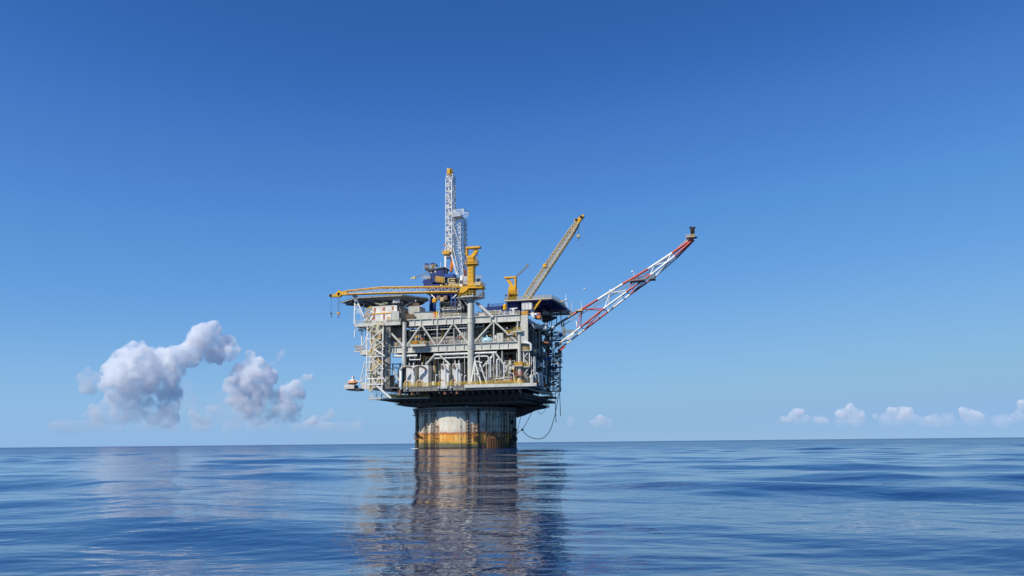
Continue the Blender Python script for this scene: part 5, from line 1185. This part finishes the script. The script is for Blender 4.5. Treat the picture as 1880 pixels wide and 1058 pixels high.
m = MB(); p, q = F(1156,517,YT-1), F(1202,511,YT-1); pz = p.z; m.box((p.x,YT-2.2,pz-.15),(F(1164,0,YT).x,YT+1,pz+.1)); a = F(1194,511,YT); b = F(1203,511,YT); m.box((a.x,YT-2.4,a.z-.6),(b.x,YT+2,a.z-.25))
m.bar((p.x,YT-2.2,pz),(b.x,YT-2.2,a.z-.5),.3); m.rail([(a.x,YT-2.3,a.z-.25),(b.x,YT-2.3,a.z-.25),(b.x,YT+1.9,a.z-.25)],r=.06); m.rail([F(1166,516,YT-2),F(1186,512,YT-2)],r=.05); m.build('work_platform', MIDGREY, t)
m = MB(); q = F(1161,499,YT); m.bar(q, F(1164,503,YT), .16); m.bar(F(1164,503,YT),F(1164,516,YT),.12); m.ball(q,.4,n=8); m.build('lamp', LENS, t)
m = MB(); a, b = F(1260,437,YT), F(1281,435,YT); m.prism([V((x,y,0)) for x,y in ((a.x,YT-1.6),(b.x-1,YT-1.6),(b.x,YT),(b.x-1,YT+1.6),(a.x,YT+1.6))], a.z-.2, a.z+.1); m.rail([(a.x,YT-1.5,a.z+.1),(b.x-1,YT-1.5,a.z+.1)],r=.05,h=.7); m.bar(F(1262,437,YT),F(1240,460,YT),.2); m.bar(F(1264,439,YT),F(1252,452,YT),.2); m.build('tip_platform', TAN, t)
m = MB(); c = F(1272,435,YT); zt = F(1271.5,417,YT).z
m.lathe((c.x,YT,0), [(.28,c.z),(.34,c.z+1.2),(.5,c.z+1.5),(.62,c.z+2.2),(.55,zt-.5),(.38,zt)], 12); [m.cyl((c.x+dx,YT+dy,c.z),(c.x+dx*1.25,YT+dy,zt-.1+dy*.8),.15,n=8) for dx,dy in ((-.5,-.4),(.5,-.3),(-.4,.4))]; m.ball((c.x+.8,YT-.3,zt-.3),.35,n=8); m.ball((c.x-.7,YT-.3,zt-.2),.35,n=8)
m.build('flare_tip', paint('scorched_steel', (.035,.022,.02), rough=.8), t)
m = MB(); m.tube([F(1030,600,YT+.4),F(1100,557,YT+.4),F(1190,501,YT+.4),F(1270,441,YT+.2)],.15,6); m.build('flare_line', GREY, t)
for i, (px,py) in enumerate(((1048,620),(1040,622),(1047,628),(1030,634),(1035,640),(1052,616))):
    q = F(px-2,py,YT-3); m = MB(); m.bar(q-V((.8,0,.5)), q+V((.8,0,.6)), .5); m.build('clamp', [WHITE,WHITE,CREAM,MIDGREY,RED,WHITE][i], t)

# ================================================================== LIFEBOAT STATION, HOSES, LAMPS, AERIALS
c = F(647,714,-14); zq = F(647,713.5,-14).z
t = thing('launch_platform', 'small white outrigger platform at the far left of the lower deck', 'platform', (c.x,-14,zq))
a, b = F(634.5,712,-14), F(654,713,-14)
m = MB(); m.bevbox((a.x,-15.6,zq-.2),(b.x,-12,zq+1.2),.2); m.box((b.x,-14.8,zq-.2),(F(664,0,-14).x,-13,zq+.9)); m.build('floor', CREAM, t)
m = MB(); m.extrude([F(633.5,713.5,-15.2),F(638,717,-15.2),F(650,718,-15.2),F(662,717,-15.2),F(662,713,-15.2)],(0,3,0)); m.build('underside', DARK, t)
m = MB(); m.rail([(a.x,-15.5,zq+1.2),(F(663,0,-14).x,-15.5,zq+1.0)],r=.05); m.build('handrail', CREAM, t)
m = MB(); [m.bar(F(x0_,708,-15),F(x1_,697,-14.5),.3) for x0_,x1_ in ((639,644),(648,645),(653,650))]; m.bar(F(640,699,-14.5),F(660,700,-14.5),.3); m.bevbox(F(645.5,696,-15),F(650.5,691,-14),.1); m.build('davit', WHITE, t)
t2 = thing('rescue_boat', 'small orange and white rescue boat on the far left outrigger platform', 'boat', (c.x,-15,zq+1.2))
m = MB(); L0, L1 = F(639,704,-15), F(656,704,-15); n = 9; rings = []
for i in range(n):
    u = i/(n-1); x = L0.x+(L1.x-L0.x)*u; k = max(.12, math.sin(math.pi*min(1,max(0,.06+.9*u)))**.5); rings.append([V((x,-15+.95*k*math.cos(a),zq+2.0+.75*k*math.sin(a)*(1 if math.sin(a)>0 else 1))) for a in lin(0,2*math.pi,13)[:-1]])
m.loft(rings, True); m.build('hull', ORANGE, t2)
m = MB(); m.bevbox((L0.x+1.0,-15.6,zq+2.3),(L0.x+2.6,-14.4,zq+3.2),.2); m.build('canopy', WHITE, t2)
m = MB(); m.bar((L0.x+.6,-15.97,zq+2.0),(L1.x-.6,-15.97,zq+2.0),.12,.12); m.build('grab_line', WHITE, t2)
hoses = [([(1010,744),(1012,744.5)],0)]
def hose(pts, y, r, label, name='hanging_hose'):
    P_ = [F(*p,y) for p in pts]; fine = []
    for i in range(len(P_)-1):
        p0 = P_[max(i-1,0)]; p1 = P_[i]; p2 = P_[i+1]; p3 = P_[min(i+2,len(P_)-1)]
        for k in range(6):
            u = k/6; fine.append(.5*((2*p1)+(p2-p0)*u+(2*p0-5*p1+4*p2-p3)*u*u+(3*p1-p0-3*p2+p3)*u**3))
    fine.append(P_[-1]); m = MB(); m.tube(fine, r, 6); single(m, name, BLACK, label, 'hose', P_[-1], 'black hoses hanging from the right side of the deck')
hose([(1026,722),(1022,745),(1019,762),(1012,785),(1004,799),(992,806),(976,804),(965,797),(959,789)], 5, .12, 'long black hose looping low over the sea right of the hull')
hose([(981,746),(972,766),(960,787)], 5, .10, "straight black line from the underside to the long loop's end")
hose([(961,749),(956,766),(949,796)], 5, .09, "steep thin black line nearest the hull's right side")
hose([(959,789),(953,793),(948,798)], 5, .10, 'short black tail joining the long loop to the hull')
hose([(984,746),(988,756),(993,760),(999,756),(1003,746)], 4, .08, 'small black hose loop under the right deck edge')
hose([(1020,718),(1019.5,740),(1021,776)], 8, .11, 'left of two black hoses hanging straight down at the right')
hose([(1027,715),(1028,735),(1029,764)], 8, .12, 'rightmost black hose hanging straight down at the deck corner')
m = MB(); c = F(959,789,5); m.bevbox(c-V((.4,.2,.4)),c+V((.4,.2,.4)),.1); single(m,'hose_coupling',DARK,'small dark coupling where the hose loop meets two lines','coupling',c)
for i, (px, p0, p1, y, lab) in enumerate(((1039,540,566,-2,'white globe lamp mast on the right tip of the raised deck'),(1048,552,572,-2,'slim aerial right of the raised deck'),(998,540,549,-6,'slim aerial standing on the raised deck'),
        (969,550,556,-14,'short white aerial on the front edge of the raised deck'),(929,543,553,-14,"dark bent lamp at the raised deck's left end"),(645,579,585,-20,'thin stub lamp beside the boom rest'))):
    a, b = F(px,p0,y), F(px,p1,y); m = MB(); m.bar(a,b,.11)
    if i in (0,): m.ball(F(1039.5,551,y),.45,n=10); m.bar(F(1039.5,551,y),F(1043,566,y),.1)
    if i == 4: m.bevbox(a+V((-.3,-.2,-.2)),a+V((.4,.2,.4)),.05)
    single(m,'aerial' if i not in (0,4,5) else 'lamp_mast', [WHITE,GREY,WHITE,WHITE,DARK,GREY][i], lab, 'aerial' if i not in (0,4,5) else 'lamp', b)
lamps = [(667,622,-20),(683,664,-24),(717,612,-20),(758,580,-19),(764,621,-20),(780,614,-20),(788,548,-12),(773,562,-12),(868,540,-24),(940,617,-20),(956,596,-21.6),(931,602,-20)]
for px, py, y in lamps:
    q = F(px,py,y); m = MB(); m.cyl(q+V((0,.05,0)), q+V((0,-.3,-.2)), .28, n=10); m.bar(q, q+V((0,.6,.4)), .1); m.build('floodlight', LENS, deck)

# ================================================================== SEA
def make_sea():
    rng = np.random.default_rng(5)
    rad = [4.0]
    while rad[-1] < 700: rad.append(rad[-1]*1.0062 + .01)
    while rad[-1] < 45000: rad.append(rad[-1]*1.12)
    rad = np.array(rad)
    fine = np.linspace(-46, 46, 521); coarse = np.linspace(46, 314, 62)[1:-1]
    ang = np.radians(np.concatenate([fine, coarse]))       # measured from +Y
    Rg, Ag = np.meshgrid(rad, ang, indexing='ij')
    X_ = Rg*np.sin(Ag); Y_ = Rg*np.cos(Ag); Z_ = np.zeros_like(X_)
    sp = Rg*.0078+.02
    # waves lowered along the view line to keep the platform's reflection whole
    xl = W0.x*Y_/300.0; reflection_calm = 1-.74*np.exp(-((X_-xl)/(5+.09*np.abs(Y_)))**2)*(Y_ > 0)
    tot = 0
    for k in range(130):
        lam = .8*(45/.8)**(rng.random()**1.0); th = R(200)+rng.normal(0, .55); a = .00078*lam**1.05*rng.uniform(.5,1.3)*(1+1.6*min(1, max(0, (lam-2.5)/5)))*min(1, 14/lam)
        ph = rng.uniform(0, 2*math.pi); kk = 2*math.pi/lam
        fade = np.clip((lam/sp-2.6)/3.0, 0, 1)
        Z_ += a*fade*(reflection_calm if 1.5 < lam < 30 else 1)*np.sin(kk*(X_*math.sin(th)+Y_*math.cos(th))+ph + .6*np.sin(X_*.031*(1+k%3)+k))
    n, mm = X_.shape
    vs = np.stack([X_, Y_, Z_], -1).reshape(-1, 3)
    i = np.arange(n-1)[:, None]*mm; j = np.arange(mm)[None, :]; j2 = (j+1) % mm
    q = np.stack([i+j, i+mm+j, i+mm+j2, i+j2], -1).reshape(-1, 4)
    c0 = len(vs); vs = np.vstack([vs, [[0, 0, 0]]])
    me = bpy.data.meshes.new('sea')
    tri = np.stack([np.full(mm, c0), np.arange(mm), (np.arange(mm)+1) % mm], -1)
    me.from_pydata(vs.tolist(), [], q[:, ::-1].tolist()+tri[:, ::-1].tolist())
    me.polygons.foreach_set('use_smooth', np.ones(len(me.polygons), bool)); me.update()
    o = bpy.data.objects.new('sea', me); COL.objects.link(o); o['kind'] = 'structure'; o['label'] = 'calm rippled deep blue sea reaching to the horizon'; o['category'] = 'sea'
    m = bpy.data.materials.new('sea_water'); m.use_nodes = True; nt = m.node_tree; L = nt.links.new; b = nt.nodes['Principled BSDF']
    b.inputs['Base Color'].default_value = (.002, .026, .095, 1); b.inputs['Roughness'].default_value = .035; b.inputs['IOR'].default_value = 1.333
    b.inputs['Specular IOR Level'].default_value = .5
    tc = nd(nt, 'ShaderNodeTexCoord')
    def layer(scale, sx, sy, det, rot):
        mp = nd(nt, 'ShaderNodeMapping'); mp.inputs['Scale'].default_value = (sx, sy, 1); mp.inputs['Rotation'].default_value = (0, 0, R(rot)); L(tc.outputs['Object'], mp.inputs[0])
        n_ = nd(nt, 'ShaderNodeTexNoise', Scale=scale, Detail=det, Roughness=.5); L(mp.outputs[0], n_.inputs['Vector']); return n_.outputs[0]
    h = None
    for sc_, sx, sy, det, rot, amp in ((.9, .6, 1, 2.0, 12, .11), (3.0, .6, 1, 2.0, -18, .05), (.16, .5, 1, 2.0, 5, .55)):
        l = layer(sc_, sx, sy, det, rot); mu = nd(nt, 'ShaderNodeMath', operation='MULTIPLY'); L(l, mu.inputs[0]); mu.inputs[1].default_value = amp
        if h is None: h = mu.outputs[0]
        else:
            ad = nd(nt, 'ShaderNodeMath', operation='ADD'); L(h, ad.inputs[0]); L(mu.outputs[0], ad.inputs[1]); h = ad.outputs[0]
    ln = nd(nt, 'ShaderNodeVectorMath', operation='LENGTH'); L(tc.outputs['Object'], ln.inputs[0])
    rs = []
    for q4 in ((40, 300, .012, .165), (300, 1500, 0, .07)):      # ripples too small to model far out
        rr = nd(nt, 'ShaderNodeMapRange'); L(ln.outputs['Value'], rr.inputs[0]); rs.append(rr.outputs[0])
        for i_, q_ in enumerate(q4): rr.inputs[i_+1].default_value = q_
    ra = nd(nt, 'ShaderNodeMath', operation='ADD'); L(rs[0], ra.inputs[0]); L(rs[1], ra.inputs[1]); L(ra.outputs[0], b.inputs['Roughness'])
    bp = nd(nt, 'ShaderNodeBump', Strength=1.0, Distance=SEA_BUMP); L(h, bp.inputs['Height']); L(bp.outputs[0], b.inputs['Normal'])
    me.materials.append(m)
SEA_BUMP = .30
make_sea()
# thin white wash where the water meets the hull
m = MB()
for k in range(26):
    a = R(225)+R(-70)*k/25+random.uniform(-.02,.02); rr = HR+.4+random.uniform(0,.6)
    m.ball((rr*math.cos(a), rr*math.sin(a), .08), random.uniform(.3,1.0), random.uniform(.3,.8), random.uniform(.06,.16), 8)
o = single(m, 'foam', WHITE, "thin white wash along the water line at the hull's left", 'foam', (0,0,0)); o['kind'] = 'stuff'

# ================================================================== CLOUDS
def cloud_material(name, dens, z0, z1, scale, lo=.06, cut=(.40, .58)):
    m = bpy.data.materials.new(name); m.use_nodes = True; nt = m.node_tree; L = nt.links.new
    nt.nodes.remove(nt.nodes['Principled BSDF'])
    v = nd(nt, 'ShaderNodeVolumeScatter'); v.inputs['Color'].default_value = (1, .990, .968, 1); v.inputs['Anisotropy'].default_value = -.32
    g = nd(nt, 'ShaderNodeNewGeometry'); s = nd(nt, 'ShaderNodeSeparateXYZ'); L(g.outputs['Position'], s.inputs[0])
    r = nd(nt, 'ShaderNodeMapRange'); r.interpolation_type = 'SMOOTHSTEP'; L(s.outputs[2], r.inputs[0])
    r.inputs[1].default_value = z0; r.inputs[2].default_value = z1; r.inputs[3].default_value = lo; r.inputs[4].default_value = 1
    n_ = nd(nt, 'ShaderNodeTexNoise', Scale=scale, Detail=5.0, Roughness=.62); L(g.outputs['Position'], n_.inputs['Vector'])
    rn = nd(nt, 'ShaderNodeMapRange'); L(n_.outputs[0], rn.inputs[0]); rn.inputs[1].default_value = cut[0]; rn.inputs[2].default_value = cut[1]; rn.inputs[3].default_value = .015; rn.inputs[4].default_value = 1.0
    mu = nd(nt, 'ShaderNodeMath', operation='MULTIPLY'); L(r.outputs[0], mu.inputs[0]); L(rn.outputs[0], mu.inputs[1])
    m2 = nd(nt, 'ShaderNodeMath', operation='MULTIPLY'); L(mu.outputs[0], m2.inputs[0]); m2.inputs[1].default_value = dens
    L(m2.outputs[0], v.inputs['Density']); L(v.outputs[0], nt.nodes['Material Output'].inputs['Volume'])
    m.cycles.volume_step_rate = 1.0
    return m
_ico = {}
def ico(sub):
    if sub not in _ico:
        import bmesh
        b = bmesh.new(); bmesh.ops.create_icosphere(b, subdivisions=sub, radius=1.0)
        _ico[sub] = ([v.co.copy() for v in b.verts], [[v.index for v in f.verts] for f in b.faces]); b.free()
    return _ico[sub]
def cloud(label, puffs, dist, mat, seed, voxel, group=None, kids=44):
    """puffs: (px, py, radius px) at a distance; each billow carries smaller billows, all merged into one body"""
    rnd = random.Random(seed); vs = []; fs = []; k = dist/(FPX*.98)
    def billow(c, R_, sub):
        co, fa = ico(sub); o0 = len(vs)
        for u in co:
            p = u*R_; n1 = mnoise.fractal((c+p)/(R_*.8), 1.0, 2.0, 4)*.24
            vs.append(c+p*(1+n1))
        fs.extend([[i+o0 for i in f] for f in fa])
    for (px, py, r) in puffs:
        d = ray(px, py); R0_ = r*k*1.16; c = CAM+d/math.hypot(d.x, d.y)*(dist+rnd.uniform(-.8, .8)*r*k)
        billow(c, R0_, 3)
        for j in range(kids):
            u = V((rnd.gauss(0, 1), rnd.gauss(-.35, 1), rnd.gauss(.35, 1))).normalized()
            q = R0_*rnd.uniform(.13, .38); cc = c+u*(R0_*1.0-q*.12); billow(cc, q, 2)
    loc = sum(vs, V())/len(vs); loc.z = min(v.z for v in vs)
    me = bpy.data.meshes.new('cloud'); me.from_pydata([v-loc for v in vs], [], fs); me.update()
    o = bpy.data.objects.new('cloud', me); COL.objects.link(o); o.location = loc; me.materials.append(mat)
    rm = o.modifiers.new('Remesh', 'REMESH'); rm.mode = 'VOXEL'; rm.voxel_size = voxel*.8
    o['label'] = label; o['category'] = 'cloud'
    if group: o['group'] = group
    return o
Z = lambda L_: [(100+x/3.357, 560+y/3.357, r/3.357) for x, y, r in L_]
CM = cloud_material('cumulus_vapour', .036, 60, 560, .015, .14, (.42, .60))
CT = cloud_material('thin_vapour', .018, 20, 200, .010, .2, (.40, .66))
left = Z([(510,310,60),(430,350,55),(370,410,55),(340,480,45),(390,520,55),(460,440,80),(540,400,70),(600,345,55),(560,480,65),(470,540,55),(400,600,42),(320,610,26),(660,345,55),(730,310,42),(790,300,40),(860,255,55),(900,200,55),(920,160,38),(980,150,38),(988,122,20),(870,160,24),(1000,215,30),(1060,235,38),(1090,290,40),(1112,235,18),(950,290,50),(850,330,45),(1000,310,42),(680,420,65),(700,500,55),(720,570,55),(700,640,52),(705,700,48),(765,400,36),(640,490,32),(225,700,36),(280,680,42),(350,690,42),(250,640,28),(430,680,42),(520,690,38),(610,690,42),(480,620,44),(560,610,42),(420,560,38)])
cloud('largest white cumulus, arching above the sea left of the platform', left, 6000, CM, 1, 11)
right = Z([(1205,310,26),(1200,370,34),(1255,370,38),(1290,400,34),(1150,430,52),(1220,440,70),(1300,450,52),(1110,500,48),(1130,570,52),(1200,560,80),(1280,540,60),(1340,440,32),(1160,640,52),(1230,650,60),(1300,620,44),(1580,445,15),(1545,452,20),(1495,490,30),(1450,530,44),(1400,570,48),(1490,550,42),(1350,600,38),(1420,640,60),(1490,620,36),(1390,690,34),(1330,690,38),(1400,725,28),(1250,695,42),(1480,690,30)])
cloud('white cumulus tower between the arching cloud and the platform', right, 6000, CM, 2, 11)
cloud('small puffy cloud low in the gap between the two big cumulus', Z([(880,660,38),(950,655,28),(990,630,18),(860,700,26),(930,700,32)]), 5300, CT, 3, 11)
cloud('small cloud at the far left flank of the arching cumulus', Z([(195,400,20),(250,440,24),(270,465,22),(170,450,26),(190,500,32),(230,520,26)]), 6200, CT, 4, 20)
cloud('faint upright wisp above the cumulus tower', Z([(1405,295,20),(1425,283,10),(1380,330,16),(1345,380,20)]), 6200, CT, 5, 18)
cloud('low thin cloud under the right cumulus toward the platform', Z([(1300,735,20),(1200,765,15),(1260,755,16),(1600,710,24),(1700,670,22),(1660,700,24),(1550,730,18)]), 7000, CT, 6, 20)
rq = random.Random(12)
def Q(L_):
    out = []
    for x, y, r in L_:
        for k in range(6):
            e = rq.uniform(.46, .74); out.append((1300+(x+rq.uniform(-1, 1)*r*.85)/3.241, 680+(y+.25*r-abs(rq.gauss(0, .45))*r*.8+.1*r)/3.241, r*e/3.241))
    return out
CF = cloud_material('far_vapour', .012, 160, 520, .007, .12, (.40, .58))
G = 'small clouds low over the right horizon'
for i, (lab, pf) in enumerate((('peaked small cloud, leftmost over the right horizon', [(500,275,36),(540,240,22),(460,290,24)]), ('flat faint cloud right of the peaked one', [(650,295,30),(690,300,20)]),
        ('broad low cloud third along the right horizon', [(840,250,38),(900,262,26),(780,265,26),(880,300,30)]), ('boxy small cloud in the middle of the right horizon row', [(1145,258,50),(1110,240,28),(1180,245,28)]),
        ('small cloud second from the right edge over the horizon', [(1550,262,36),(1520,235,20),(1600,268,24)]), ('cloud cut off by the right picture edge', [(1868,200,28),(1850,265,28),(1810,285,24)]),
        ('faint thin cloud left of the boxy one', [(1000,275,18),(1040,280,14)]), ('faint thin cloud right of the boxy one', [(1310,290,18),(1370,292,14)]))):
    cloud(lab, Q(pf), 14000, CF, 10+i, 34, G, 14)
rb = random.Random(4)
def bank(x0, x1, y, n, r): return [(x0+(x1-x0)*rb.random(), y+rb.gauss(0, 2.5), r*rb.uniform(.6, 1.3)) for _ in range(n)]
veil = [(rb.uniform(160, 470), 762+rb.gauss(0, 9), rb.uniform(8, 15)) for _ in range(34)] + [(rb.uniform(330, 420), 735+rb.gauss(0, 16), rb.uniform(8, 14)) for _ in range(14)]
cloud('faint veil of vapour joining the bases of the two big left clouds', veil, 5200, cloud_material('veil_vapour', .0042, 10, 160, .010, .3, (.36, .66)), 44, 22, None, 8)
CB = cloud_material('bank_vapour', .0034, 150, 420, .003, .3, (.38, .66))
cloud('long thin pale cloud bank low over the right horizon', bank(1425, 1890, 773, 46, 8), 15500, CB, 40, 60, None, 8)
cloud('long thin pale cloud bank low over the left horizon', bank(90, 660, 784, 60, 8), 15500, CB, 41, 60, None, 8)
cloud('small hazy cloud just right of the hanging hoses', [(1103,773,9),(1090,779,7),(1119,778,6)], 14000, CF, 30, 40)
cloud('faint tiny cloud beside the hanging hose loop', [(1050,773,6),(1044,779,5)], 14000, CF, 31, 40)

# ================================================================== LIGHT, SKY, CAMERA
EL = R(45.5); AZ = R(49)          # the sun stands behind the viewer's left shoulder
S = V((-math.sin(AZ)*math.cos(EL), -math.cos(AZ)*math.cos(EL), math.sin(EL)))
ld = bpy.data.lights.new('sun', 'SUN'); ld.energy = 4.6; ld.angle = R(.53); ld.color = (1, .97, .92)
lo = bpy.data.objects.new('sun', ld); COL.objects.link(lo); lo.rotation_euler = S.to_track_quat('Z', 'Y').to_euler(); lo.location = (0, 0, 200)
w = bpy.data.worlds.new('World'); SC.world = w; w.use_nodes = True; nt = w.node_tree
sk = nt.nodes.new('ShaderNodeTexSky'); sk.sky_type = 'NISHITA'; sk.sun_disc = False; sk.sun_elevation = EL; sk.sun_rotation = math.pi+AZ
sk.air_density = .5; sk.dust_density = 0; sk.ozone_density = 6.0; sk.altitude = 0
bg = nt.nodes['Background']; bg.inputs[1].default_value = .1
# clear tropical air: a per channel response curve deepens the blue and holds the horizon back
sx = nt.nodes.new('ShaderNodeSeparateColor'); cx_ = nt.nodes.new('ShaderNodeCombineColor'); nt.links.new(sk.outputs[0], sx.inputs[0])
SKYC = (((0,0),(.044,.033),(.060,.066),(.095,.118),(.214,.245),(.54,.285),(1,.34)),
        ((0,0),(.087,.128),(.120,.208),(.185,.320),(.396,.475),(.76,.475),(1,.52)),
        ((0,0),(.202,.413),(.27,.575),(.392,.70),(.716,.765),(.906,.71),(1,.74)))
for i, pts in enumerate(SKYC):
    a = nt.nodes.new('ShaderNodeMath'); a.operation = 'MULTIPLY'; a.inputs[1].default_value = .1; nt.links.new(sx.outputs[i], a.inputs[0])
    fc = nt.nodes.new('ShaderNodeFloatCurve'); cv = fc.mapping.curves[0]
    cv.points[0].location = pts[0]; cv.points[1].location = pts[-1]
    for p in pts[1:-1]: cv.points.new(*p)
    fc.mapping.update(); nt.links.new(a.outputs[0], fc.inputs['Value'])
    b = nt.nodes.new('ShaderNodeMath'); b.operation = 'MULTIPLY'; b.inputs[1].default_value = 10; nt.links.new(fc.outputs[0], b.inputs[0])
    nt.links.new(b.outputs[0], cx_.inputs[i])
nt.links.new(cx_.outputs[0], bg.inputs[0])
cd = bpy.data.cameras.new('camera'); co = bpy.data.objects.new('camera', cd); COL.objects.link(co)
cd.sensor_fit = 'HORIZONTAL'; cd.sensor_width = 36; cd.lens = FPX/1880*36; cd.clip_start = .1; cd.clip_end = 90000
M = Matrix.Identity(4)
for i in range(3): M[i][0] = cr[i]; M[i][1] = cu[i]; M[i][2] = -cf[i]; M[i][3] = CAM[i]
co.matrix_world = M
SC.camera = co
SC.view_settings.view_transform = 'Standard'; SC.view_settings.look = 'None'; SC.view_settings.exposure = 0; SC.view_settings.gamma = 1
cy = SC.cycles
cy.max_bounces = 52; cy.diffuse_bounces = 3; cy.glossy_bounces = 4; cy.volume_bounces = 50; cy.transparent_max_bounces = 8
cy.volume_step_rate = .25; cy.volume_max_steps = 256
cy.use_denoising = True
